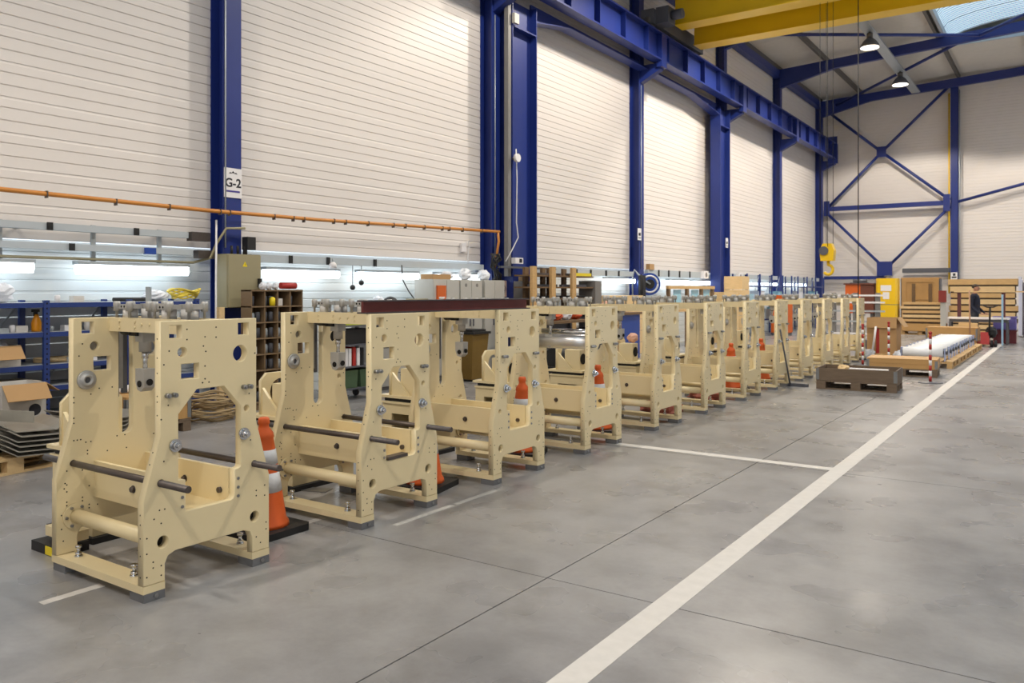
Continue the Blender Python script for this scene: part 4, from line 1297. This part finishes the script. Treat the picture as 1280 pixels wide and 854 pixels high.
# ================================================================== THIRD BAY: stock rack, blue bench
t = thing('timber_stock_rack', 'timber stock rack with open shelves of dark bars right of the portal post', 'rack', (-8.66, 0, 0))
for y in (13.4, 14.12, 14.95):
    obj('timber_post', MB().box(-.04, .02, y - .08, y + .08, 0, 2.09), WOOD, t)
for y in (13.7, 14.35, 14.6, 15.2, 15.6):
    obj('rear_post', MB().box(-.42, -.36, y - .07, y + .07, 0, 2.08), WOODD, t)
for k in range(8):
    obj('cross_rail', MB().box(-.42, -.04, 13.33, 15.9, .25 + k * .235, .28 + k * .235), WOODD, t)
obj('end_panel', MB().box(-.42, 0, 15.91, 16.2, 0, 1.83), GREYD, t)
rnd = random.Random(17)
for k in range(8):
    for q in range(2):
        ys_ = 13.45 + rnd.uniform(0, .4) + q * 1.1
        tag(obj('steel_stock', MB().box(-8.98 + .13 * q, -8.91 + .13 * q, ys_, ys_ + 1.05, .2805 + k * .235, .33 + k * .235), (DGREY, DARKBAR, BLACK)[k % 3]), 'dark steel bar, %s shelf from the floor of the timber stock rack, %s end' % (('lowest', 'second', 'third', 'fourth', 'fifth', 'sixth', 'seventh', 'top')[k], ('left', 'right')[q]), 'steel bar', 'steel bars in the timber stock rack')
tag(obj('yellow_strip', MB().box(-8.74, -8.70, 15.04, 15.8, 1.9255, 1.99), TRIYEL), 'yellow strip across the upper right of the timber stock rack', 'strip')
b_ = thing('workbench', 'workbench with blue front panel and brown worktop seen behind the fifth frame', 'workbench', (-7.98, 15.2, 0))
obj('front_panel', MB().box(-.03, 0, .1, 1.55, .1, 1.08), BENCHB, b_)
for y in (.1, 1.52):
    obj('side_panel', MB().box(-.52, -.03, y, y + .03, .1, 1.08), BENCHB, b_)
for x in (-.08, -.52):
    for y in (.12, 1.46):
        obj('leg', MB().box(x, x + .06, y, y + .06, 0, .1), DGREY, b_)
obj('worktop', MB().box(-.56, .04, .05, 1.6, 1.08, 1.13), WOODD, b_)
b_ = thing('packing_table', 'dark packing table heaped with wrappings seen through the fourth frame', 'table', (-7.98, 12.4, 0))
obj('tabletop', MB().box(-.6, 0, 0, 2.2, .98, 1.03), WOODD, b_)
obj('back_panel', MB().box(-.6, -.56, 0.05, 2.15, .1, .98), DGREY, b_)
for x in (-.56, -.06):
    for y in (.03, 2.11):
        obj('leg', MB().box(x, x + .06, y, y + .06, 0, .98), DGREY, b_)
rnd = random.Random(28)
PINK = mat('pink_foam', (206, 160, 140), .7)
for k, (y, z, m_, lab) in enumerate(((12.75, 1.032, BLACK, 'black crumpled sack on the left of the packing table'), (13.1, 1.032, PINK, 'pink wrapping heap on the packing table'), (13.5, 1.032, CLOTHO, 'orange cloth heap on the packing table'), (13.85, 1.032, PLASTICW, 'clear plastic heap on the packing table'), (14.25, 1.032, CLOTHO, 'orange cloth at the right end of the packing table'), (15.6, 1.131, PINK, 'pink parcel on the blue workbench'), (16.3, 1.131, PLASTICW, 'clear plastic parcel on the blue workbench'))):
    crumple('wrapping_heap', lab, 'wrapping', (-8.22, y, z + .008), .13, .135, .1 + .03 * (k % 2), m_, 90 + k)
tag(obj('motor_unit', MB().cyl((-7.0, 11.4, .5), (-7.0, 11.8, .5), .16, 16).box(-7.2, -6.8, 11.35, 11.85, 0, .36), BLACK), 'black motor unit on a block seen low through the fourth frame', 'motor')

# hose reel, jacket, column three
t = thing('hose_reel', 'blue round hose reel fixed to the narrow column', 'hose reel', (-9.42, 20.25, 1.79), R(-48))
rr = MB()
ring = [(.30 * math.cos(2 * PI * k / 28), .30 * math.sin(2 * PI * k / 28)) for k in range(28)]
rr.cyl((.02, 0, 0), (.20, 0, 0), .30, 28)
obj('drum', rr, BENCHB, t)
obj('ring', MB().tube([(.205, .22 * math.cos(a), .22 * math.sin(a)) for a in [2 * PI * k / 28 for k in range(29)]], .025, 7), PAPER, t)
obj('hub', MB().cyl((.2, 0, 0), (.23, 0, 0), .13, 20), BLACK, t)
obj('hose', MB().tube([(.23, .0, .0), (.34, -.2, .1), (.36, -.36, .25), (.34, -.46, .38), (.3, -.5, .2), (.3, -.5, -.3)], .022, 7), GALV, t)
jk = MB()
jk.prism([(-.1, -.6), (.1, -.6), (.11, -.15), (.09, 0), (-.09, 0), (-.11, -.15)], 'x', -.1, .02)
tag(obj('work_jacket', jk.move((-9.28, 19.7, 2.02)).ball((-9.3, 19.62, 1.75), .07, .07, .3), BLACK), 'black work jacket hanging beside the blue hose reel', 'jacket')
tag(obj('small_box', MB().box(-9.75, -9.63, 20.85, 21.15, 2.2, 2.36), CARD), 'small tan box on the trunking above the hose reel', 'box')

# fourth bay: timber frame rack with pale panels and crates
t = thing('display_frame', 'long pale timber frame with blue panels right of the hose reel', 'frame', (-9.0, 0, 0))
obj('top_rail', MB().box(-.04, .04, 20.6, 24.1, 1.66, 1.75), WOOD, t)
obj('bottom_rail', MB().box(-.04, .04, 20.6, 24.1, 1.02, 1.1), WOOD, t)
for y in (20.7, 22.0, 23.1, 24.0):
    obj('frame_post', MB().box(-.05, .03, y - .06, y + .06, 0, 1.66), WOODD, t)
for y in (21.1, 22.4, 23.3):
    obj('blue_panel', MB().box(-.04, -.02, y, y + .5, 1.12, 1.64), GLASSB, t)
for x0, y0, y1, z0, z1, lab in ((-8.7, 24.2, 25.5, 0, 1.55, 'large pale timber box at the foot of the second portal post'), (-8.65, 25.7, 26.4, 0, 2.06, 'tall pale timber box right of the second portal post'), (-9.1, 17.3, 19.3, 0, 1.47, 'pale timber table left of the hose reel')):
    t = thing('timber_box', lab, 'crate', (x0, y0, 0))
    n = 5
    for k in range(n):
        obj('board', MB().box(-.02, 0, 0, y1 - y0, z1 * k / n + .004, z1 * (k + 1) / n - .004), WOODX, t)
        obj('board', MB().box(-.6, -.02, 0, .02, z1 * k / n + .004, z1 * (k + 1) / n - .004), WOODX, t)
    obj('lid', MB().box(-.6, 0, 0, y1 - y0, z1 - .004, z1 + .02), WOODX, t)
bt = thing('bottle_rack', 'tan rack with dark square openings before the sixth frame', 'rack', (-6.9, 13.2, 0))
obj('panel', MB().box(-.3, 0, 0, .5, 0, 1.35), CARD, bt)
for k in range(5):
    obj('opening', MB().box(.0, .004, .04, .26, .35 + k * .17, .46 + k * .17), HOLE, bt)
crumple('parts_bag', 'pinkish bag of parts on the bearing stand of the sixth frame', 'bag', (-5.3, MY[5] + .77, .85), .08, .09, .07, PINK, 120)
# far racks near the corner
rack('open_rack', 'tall open blue rack along the wall in the fifth bay', (-9.05, 27.4, 0), (0, 1.4, 2.8, 4.2, 5.4), .5, (1.8, 1.2, .6), 2.2, False, True)
rack('open_rack', 'tall open blue rack in the last bay by the corner', (-9.05, 33.7, 0), (0, 1.4, 2.8, 4.2), .5, (1.8, 1.2, .6), 2.2, False, True)
for k, (y, z, h_) in enumerate(((28.0, 1.2, .3), (29.2, 1.2, .4), (30.4, 1.2, .3), (31.6, 1.2, .4), (34.4, 1.2, .4), (35.6, 1.2, .3), (36.8, 1.2, .4), (28.6, .6, .4), (30.0, .6, .35), (31.2, .6, .4))):
    tag(obj('storage_crate', MB().box(-9.45, -9.12, y - .3, y + .3, z + .001, z + h_), (GLASSB, PLASTICW, GALV)[k % 3]), ('%s crate, %s on the %s shelf of the open blue racks, from the left' % (('pale blue', 'white', 'grey')[k % 3], ('first', 'second', 'third', 'fourth', 'fifth', 'sixth', 'seventh', 'first', 'second', 'third')[k], 'middle' if k < 7 else 'lower')), 'crate', 'pale crates on the open blue racks')
for y, lab in ((24.9, 'white round loudspeaker below the fourth bay cladding'), (28.2, 'white round loudspeaker just past the second portal post')):
    t = thing('wall_speaker', lab, 'speaker', (-9.66, y, 2.12))
    obj('case', MB().box(0, .12, -.18, .18, -.12, .12), PAPER, t)
    obj('cone', MB().cyl((.12, 0, 0), (.124, 0, 0), .08, 16), GREYD, t)

# ================================================================== END OF HALL
t = thing('orange_machine', 'orange box shaped machine with open front at the end of the hall', 'machine', (-6.68, 33.2, 0))
obj('cabinet', MB().box(-.45, .1, 0, .5, .75, 1.85), ORANGEP, t)
obj('side_box', MB().box(.1, .58, .0, .5, .75, 1.85), REDBR, t)
obj('top_ledge', MB().box(-.5, .6, -.06, .55, 1.85, 1.9), REDBR, t)
for x in (-.44, .44):
    for y in (.05, .35):
        obj('leg', MB().box(x, x + .1, y, y + .1, 0, .75), DGREY, t)
obj('top_motor', MB().cyl((-.2, .2, 1.98), (.3, .2, 1.98), .08, 12).box(-.3, .35, .1, .3, 1.9, 1.93), DGREY, t)
t = thing('orange_cabinet', 'orange cabinet seen through the opening of the tenth frame', 'cabinet', (-8.6, 29.6, 0))
obj('body', MB().box(-.3, .3, 0, .6, .1, 1.45), ORANGEP, t)
obj('base', MB().box(-.28, .28, .02, .58, 0, .1), DGREY, t)
obj('door', MB().box(-.27, .27, -.02, 0, .15, 1.40), ORANGEP, t)
t = thing('yellow_container', 'tall yellow container with white papers taped on, by the end wall', 'container', (-5.62, 33.0, 0))
obj('drum_body', MB().prism([(-.37, .02), (-.30, -.06), (.30, -.06), (.37, .02), (.37, .5), (-.37, .5)], 'z', .1, 1.08), YELLOW, t)
obj('drum_top', MB().prism([(-.37, .02), (-.30, -.06), (.30, -.06), (.37, .02), (.37, .5), (-.37, .5)], 'z', 1.11, 2.08), YELLOW, t)
obj('strap', MB().prism([(-.365, .02), (-.295, -.05), (.295, -.05), (.365, .02), (.365, .49), (-.365, .49)], 'z', 1.08, 1.11), OLIVE, t)
obj('base', MB().box(-.35, .35, 0, .48, 0, .1), DGREY, t)
obj('lifting_ring', MB().tube([(.1 * math.cos(a), .2, 2.12 + .06 * math.sin(a)) for a in [PI * k / 8 for k in range(9)]], .02, 6), DGREY, t)
obj('paper', MB().box(-.2, .17, -.066, -.06, 1.60, 1.82), PAPER, t)
obj('paper', MB().box(-.12, .1, -.066, -.06, 1.30, 1.56), PAPER, t)
# plywood crate standing behind
t = thing('plywood_crate', 'tall plywood crate with battens against the end wall', 'crate', (-4.85, 36.0, 0))
obj('front_panel', MB().box(-.72, .62, 0, .02, 0, 2.1), PLY, t)
obj('side_panel', MB().box(.62, .66, 0, .6, 0, 2.1), DGREY, t)
obj('side_panel', MB().box(-.76, -.72, 0, .6, 0, 2.1), DGREY, t)
obj('lid', MB().box(-.76, .66, 0, .6, 2.1, 2.14), PLY, t)
for a in ((-.72, .62, 1.95, 2.1), (-.72, -.55, .05, 1.95), (.45, .62, .05, 1.95), (-.35, -.22, .9, 1.9), (.25, .38, .9, 1.9), (-.22, .25, 1.25, 1.35)):
    obj('batten', MB().box(a[0], a[1], -.025, 0, a[2], a[3]), WOODD if a[1] - a[0] < .2 and a[2] > .5 else PLY, t)


def timber_stack(x0, x1, y0, depth, z0, layers, label, grp, rnd):
    z = z0
    N = len(layers)
    for k, h in enumerate(layers):
        pos = 'bottom' if k == 0 else 'topmost' if k == N - 1 else ['', 'second', 'third', 'fourth', 'fifth', 'sixth', 'seventh', 'eighth'][k] + ' from bottom'
        t = thing('timber_pack', '%s timber pack of the %s' % (pos, label), 'timber', (0, y0, z), group=grp)
        a, b = x0 + rnd.uniform(-.05, .05), x1 + rnd.uniform(-.06, .06)
        g = .06
        for q in range(4):
            obj('plank', MB().box(a, b, q * depth / 4 + .004, (q + 1) * depth / 4 - .004, g, g + h), WOODX if k % 2 else WOOD, t)
        obj('bearer', MB().box(a + .03, b - .03, .03, .11, 0, g), mat('shadowed_bearer', (70, 54, 40), .8), t)  # dark colour paints in the shade of the gaps between packs
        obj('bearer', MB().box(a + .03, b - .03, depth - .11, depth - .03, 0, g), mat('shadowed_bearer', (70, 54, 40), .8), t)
        z += g + h + .001


rnd = random.Random(5)
timber_stack(-5.12, -3.85, 33.0, .8, .42, [.09, .10, .10, .09, .08], 'left stack below the plywood crate', 'timber packs of the left stack', rnd)
make_pallet(1.3, .8, WOOD, (-4.5, 33.4, 0), 0, 'pine pallet under the left timber stack')
tag(obj('long_crate', MB().box(-5.1, -3.7, 32.9, 33.9, .145, .41), PLY), 'long pine crate at the bottom of the left timber stack', 'crate')
timber_stack(-3.56, -1.5, 33.2, .9, .0, [.13, .15, .15, .17, .17, .17, .16, .18, .2], 'tall right stack behind the person', 'timber packs of the right stack', rnd)
tag(obj('stretch_wrap', MB().prism([(33.18, .05), (34.12, .05), (34.12, 2.1), (33.18, 2.1)], 'x', -1.44, -1.38).box(-1.38, -1.33, 33.2, 34.1, .05, 2.0), WRAP), 'translucent stretch wrap on the right end of the tall timber stack', 'wrap')
tag(obj('violet_bin', MB().box(-1.3, -.9, 33.3, 34.0, 0, 1.9), mat('dark_violet', (58, 44, 78), .5)), 'dark violet tall bin right of the tall timber stack at the edge', 'bin')
t = thing('fire_box', 'small red box on a grey post between the two timber stacks', 'box', (-3.72, 32.7, 0))
obj('post', MB().box(-.08, .1, 0, .05, 0, 1.2), GREYCAB, t)
obj('red_case', MB().box(-.13, .11, -.06, .1, 1.2, 1.62), mat('fire_box_red', (128, 42, 36), .5), t)

# crate row in front of the person
make_pallet(1.3, .8, WOOD, (-2.85, 27.4, 0), 0, 'pine pallet under the long pine crate by the person')
t = make_collar(1.34, .85, .37, PLY, (-2.85, 27.4, .145), 0, 'long pine crate in front of the person', None, 1)
obj('lid', MB().box(-.67, .67, -.42, .42, .37, .39), PLY, t)
tag(obj('white_box', MB().box(-2.75, -2.25, 27.88, 28.12, 0, .64), WOODX), 'pale tall box behind the long pine crate', 'box')
t = thing('work_table', 'work table with pale top and dark red uprights where the person stands', 'table', (-2.25, 28.25, 0))
obj('tabletop', MB().box(-.82, .8, -.12, .55, .75, .80), PAPER, t)
obj('apron', MB().box(-.78, .76, -.08, .5, .66, .75), DGREY, t)
for x in (-.76, .74):
    for y in (-.06, .45):
        obj('leg', MB().box(x - .03, x + .03, y - .03, y + .03, 0, .66), DGREY, t)
for x in (-.56, .62):
    obj('upright', MB().box(x - .05, x + .05, .4, .48, .8, 1.56), mat('oxide_red_dark', (84, 40, 44), .5), t)
tag(obj('long_plank', MB().box(-2.95, -.9, 28.6, 28.74, 1.563, 1.60), WOODX), 'long pale plank lying across the uprights behind the person', 'plank')
tag(obj('blue_reflection', MB().box(-1.64, -1.59, 27.9, 27.95, 0, 1.5), mat('pale_blue_reflection', (150, 190, 220), .3)), 'pale blue reflection made as a strip right of the person', 'post')  # solid pale strip added in place of a narrow reflection
for z, m_, lab in ((.0, mat('crate_maroon', (120, 44, 52), .5), 'red crate at the bottom right of the person'), (.42, VIOLET, 'violet crate stacked right of the person')):
    t = thing('plastic_crate', lab, 'crate', (-1.62, 29.0, z))
    c_ = MB().box(-.3, .3, 0, .02, 0, .4).box(-.3, .3, .38, .4, 0, .4).box(-.3, -.28, .02, .38, 0, .4).box(.28, .3, .02, .38, 0, .4).box(-.28, .28, .02, .38, 0, .02)
    obj('tub', c_, m_, t)
    for y in (-.02, .4):
        obj('rim', MB().box(-.32, .32, y, y + .02, .36, .4), m_, t)
# pallet truck
t = thing('pallet_truck', 'red hand pallet truck with black wheels by the white line', 'pallet truck', (-1.93, 26.9, 0))
obj('pump_body', MB().box(-.16, .06, -.1, .2, .08, .42), REDT, t)
for x in (-.30, .0):
    obj('fork', MB().box(x, x + .16, .2, 1.3, .06, .12), REDT, t)
for x in (.08, .17):
    obj('wheel', MB().cyl((x, -.02, .1), (x + .07, -.02, .1), .1, 18), BLACK, t)
obj('drawbar', MB().cyl((.05, -.05, .25), (.1, -.35, 1.15), .025, 8), BLACK, t)
obj('handle', MB().tube([(-.08, -.38, 1.2), (.02, -.36, 1.15), (.18, -.36, 1.15), (.28, -.38, 1.2)], .02, 7), BLACK, t)
obj('hose_tangle', MB().ball((.1, .05, .42), .14, .12, .16, 12, 8, .2, random.Random(3)), BLACK, t)
tag(obj('striped_handle', MB().cyl((-2.34, 26.7, .0), (-2.36, 26.75, 1.62), .02, 8), mat('tan_pole', (170, 130, 100), .5)), 'tan pole standing in front of the person', 'pole')

# ------------------------------------------------------------------ crates in front
make_pallet(1.2, .8, WOODO, (-2.84, 14.25, 0), R(3), 'grey weathered pallet under the front crate')
t = make_collar(1.2, .8, .2, WOODO, (-2.84, 14.25, .145), R(3), 'grey weathered pallet collar crate standing nearest on the floor', None, 1)
tag(obj('white_strip', MB().box(-.28, .42, -.07, .07, 0, .03), PAPER, None, (-2.84, 14.35, .29), R(3)), 'white strip lying across the inside of the grey crate', 'strip')
crumple('crate_rag', 'pale crumpled rag in the grey crate', 'rag', (-3.1, 14.3, .22), .1, .1, .08, WOODX, 150)
tag(obj('crate_filling', MB().box(-.56, .56, -.36, .36, 0, .11), WOODD, None, (-2.84, 14.25, .146), R(3)), 'brown wooden filling inside the grey crate', 'filling')
make_pallet(1.2, .8, WOODO, (-2.62, 17.12, 0), R(4), 'grey pallet under the pine crate behind the grey crate')
t = make_collar(1.2, .8, .17, PLY, (-2.62, 17.12, .145), R(4), 'pine pallet collar crate behind the grey crate', None, 2)
obj('lid', MB().box(-.6, .6, -.4, .4, .17, .185), PLY, t)

# tall cardboard box
t = thing('cardboard_carton', 'tall open cardboard carton with drooping flaps behind the crates', 'box', (-3.55, 20.75, 0))
b = MB().box(-.36, .28, -.3, -.29, .15, .98).box(.27, .28, -.29, .3, .15, .98).box(-.36, -.35, -.29, .3, .15, .98).box(-.35, .27, .29, .3, .15, .98)
obj('body', b, CARD, t)
obj('flap', MB().box(-.36, .28, -.31, -.30, .74, .98).rot(R(-8), 'X', (0, -.3, .98)), CARD, t)
obj('flap', MB().box(.28, .29, -.3, .3, .72, .98).rot(R(-35), 'Y', (.28, 0, .98)), CARD, t)
obj('tape', MB().box(-.16, -.09, -.305, -.30, .15, .73), RED, t)
make_pallet(1.0, .8, WOOD, (-3.6, 20.8, 0), 0, 'pine pallet under the tall cardboard carton')
tag(obj('chain_post', MB().cyl((-3.78, 20.3, .05), (-3.70, 20.38, .78), .025, 8), PAPER), 'white plastic post leaning against the tall carton', 'post')
crumple('plastic_wrap', 'clear plastic wrap heaped left at the foot of the carton', 'wrap', (-3.85, 20.28, 0), .16, .12, .13, PLASTICW, 160)
crumple('plastic_wrap', 'clear plastic wrap heaped right at the foot of the carton', 'wrap', (-3.2, 20.33, 0), .13, .12, .13, PLASTICW, 161)


# barrier posts
def barrier(loc, label, h=.87, base=True):
    t = thing('barrier_post', label, 'barrier post', loc, 0, 'red and white barrier posts')
    n = 9
    for k in range(n):
        z0 = .025 + k * (h - .025) / n
        z1 = .025 + (k + 1) * (h - .025) / n
        obj('band', MB().cyl((0, 0, z0), (0, 0, z1), .024, 12), RED if k % 2 == 0 else PAPER, t)
    obj('cap', MB().lathe([(.03, h), (.032, h + .02), (.015, h + .04)], 12), RED, t)
    obj('base_plate', MB().lathe([(.20, 0), (.19, .012), (.04, .025)], 20), DGREY, t)
    return t


barrier((-1.99, 15.8, 0), 'red and white barrier post beside the white line, nearest of the three', .86)
barrier((-3.38, 20.1, 0), 'red and white barrier post before the tall carton')
barrier((-3.66, 18.7, 0), 'red and white barrier post at the end of the row of frames', .86)

# white rolls on pallets
for k in range(5):
    make_pallet(1.3, .95, WOOD, (-2.45, 19.55 + 1.4 * k, 0), R(90), 'pine pallet %s in the row under the white rolls' % ('nearest', 'second', 'third', 'fourth', 'farthest')[k:k + 1][0], 'pallets under the white rolls')
names = ['nearest', 'second', 'third', 'fourth', 'fifth', 'sixth', 'seventh', 'eighth', 'ninth', 'tenth', 'eleventh', 'farthest']
for k in range(12):
    y = 19.0 + .55 * k
    t = thing('white_roll', '%s white roll lying across the row of pallets' % names[k], 'roll', (-2.5 + .006 * ((k * 7) % 4 - 1.5), y, .145), group='white rolls on the pallets')
    obj('roll', MB().cyl((-.40, 0, .17), (.36, 0, .17), .105, 20), ROLLW, t)
    obj('journal', MB().cyl((.36, 0, .17), (.44, 0, .17), .035, 10).cyl((-.46, 0, .17), (-.40, 0, .17), .035, 10), DGREY, t)
    obj('end_bracket', MB().box(.38, .40, -.09, .09, 0, .27), ROLLB, t)
    obj('end_bracket', MB().box(-.44, -.42, -.09, .09, 0, .27), ROLLB, t)
# galvanised rack behind the last frame
t = thing('metal_stand', 'grey metal stand with pale bars behind the farthest frame', 'stand', (-5.1, 25.0, 0))
for x in (-.6, .0, .6):
    obj('post', MB().box(x - .06, x + .06, 0, .12, 0, 1.55), GREYD, t)
for z in (.35, .7, 1.0, 1.25, 1.45):
    obj('bar', MB().box(-.8, .8, -.04, .0, z, z + .05), (GALV, PAPER)[int(z * 20) % 2], t)
tag(obj('grey_bucket', MB().lathe([(.13, 0), (.17, .35), (.165, .36)], 16), DGREY, None, (-4.15, 22.3, 0)), 'dark grey bucket left of the tall carton', 'bucket')

# ================================================================== PERSON
def skin_body(name, joints, edges, loc, rz):
    me = bpy.data.meshes.new(name)
    me.from_pydata([j[0] for j in joints], edges, [])
    o = bpy.data.objects.new(name, me)
    COL.objects.link(o)
    md = o.modifiers.new('skin', 'SKIN')
    sv = me.skin_vertices[0].data
    for k, j in enumerate(joints):
        r_ = j[1]
        sv[k].radius = r_ if isinstance(r_, tuple) else (r_, r_)
    sv[0].use_root = True
    sub = o.modifiers.new('sub', 'SUBSURF')
    sub.levels = sub.render_levels = 2
    dg = bpy.context.evaluated_depsgraph_get()
    m2 = bpy.data.meshes.new_from_object(o.evaluated_get(dg))
    bpy.data.objects.remove(o)
    return m2


# facing local +x (towards the aisle), 1.80 m tall
J = [((0, 0, .95), (.14, .17)), ((.01, 0, 1.12), (.13, .15)), ((.0, 0, 1.32), (.13, .18)), ((-.01, 0, 1.46), (.09, .14)), ((.01, 0, 1.54), .055), ((.04, 0, 1.62), .075), ((.045, 0, 1.71), .098), ((.04, 0, 1.775), .06)]
Ed = [(0, 1), (1, 2), (2, 3), (3, 4), (4, 5), (5, 6), (6, 7)]


def limb(start, pts):
    prev = start
    for p_, r_ in pts:
        J.append((p_, r_))
        Ed.append((prev, len(J) - 1))
        prev = len(J) - 1
    return prev


for s_ in (-1, 1):
    limb(0, [((.0, s_ * .10, .86), .095), ((.02, s_ * .11, .50), .062), ((-.01, s_ * .11, .25), .055), ((-.02, s_ * .115, .10), .042), ((.05, s_ * .12, .045), .045), ((.15, s_ * .13, .03), .035)])
    e = limb(3, [((-.01, s_ * .20, 1.42), .065), ((-.02, s_ * .25, 1.14), .048), ((.14, s_ * .24, .98), .038), ((.25, s_ * .20, .90), .028), ((.31, s_ * .19, .885), (.018, .034))])
    for q in range(4):
        yy = s_ * (.155 + .022 * q)
        L = (.052, .062, .066, .058)[q]
        limb(e, [((.335, yy, .888), .010), ((.335 + L * .6, yy, .880), .009), ((.335 + L, yy, .862), .008)])
    limb(e, [((.285, s_ * .150, .90), .012), ((.315, s_ * .130, .89), .010), ((.34, s_ * .125, .88), .009)])
pm = skin_body('person', J, Ed, None, 0)
for m_ in (NAVY, SKIN, TROUS, BLACK):
    pm.materials.append(m_)
for pl in pm.polygons:
    c_ = pl.center
    pl.use_smooth = True
    pl.material_index = 1 if (c_.z > 1.525 or (c_.x > .235 and .8 < c_.z < 1.0)) else 3 if c_.z < .09 else 2 if c_.z < .93 and c_.x < .2 else 0
person = obj('person', pm, None, None, (-2.42, 29.05, 0), R(-12))
tag(person, 'person in navy work jacket standing side-on at the work table, dark hair', 'person')
hr = MB().ball((.022, 0, 1.74), .104, .101, .078, 16, 10)
hr.v = [(x, y, max(z, 1.685 + max(0, x - .0) * .75)) for x, y, z in hr.v]
obj('hair', hr, HAIR, person)
for s_ in (-1, 1):
    obj('ear', MB().ball((.035, s_ * .098, 1.69), .022, .012, .032, 10, 7), SKIN, person)
    obj('eye', MB().ball((.128, s_ * .034, 1.70), .012, .014, .009, 10, 7), INK, person)
obj('nose', MB().ball((.145, 0, 1.675), .020, .014, .026, 10, 7), SKIN, person)
obj('mouth', MB().ball((.128, 0, 1.635), .008, .028, .007, 10, 6), mat('lips', (150, 90, 80), .5), person)
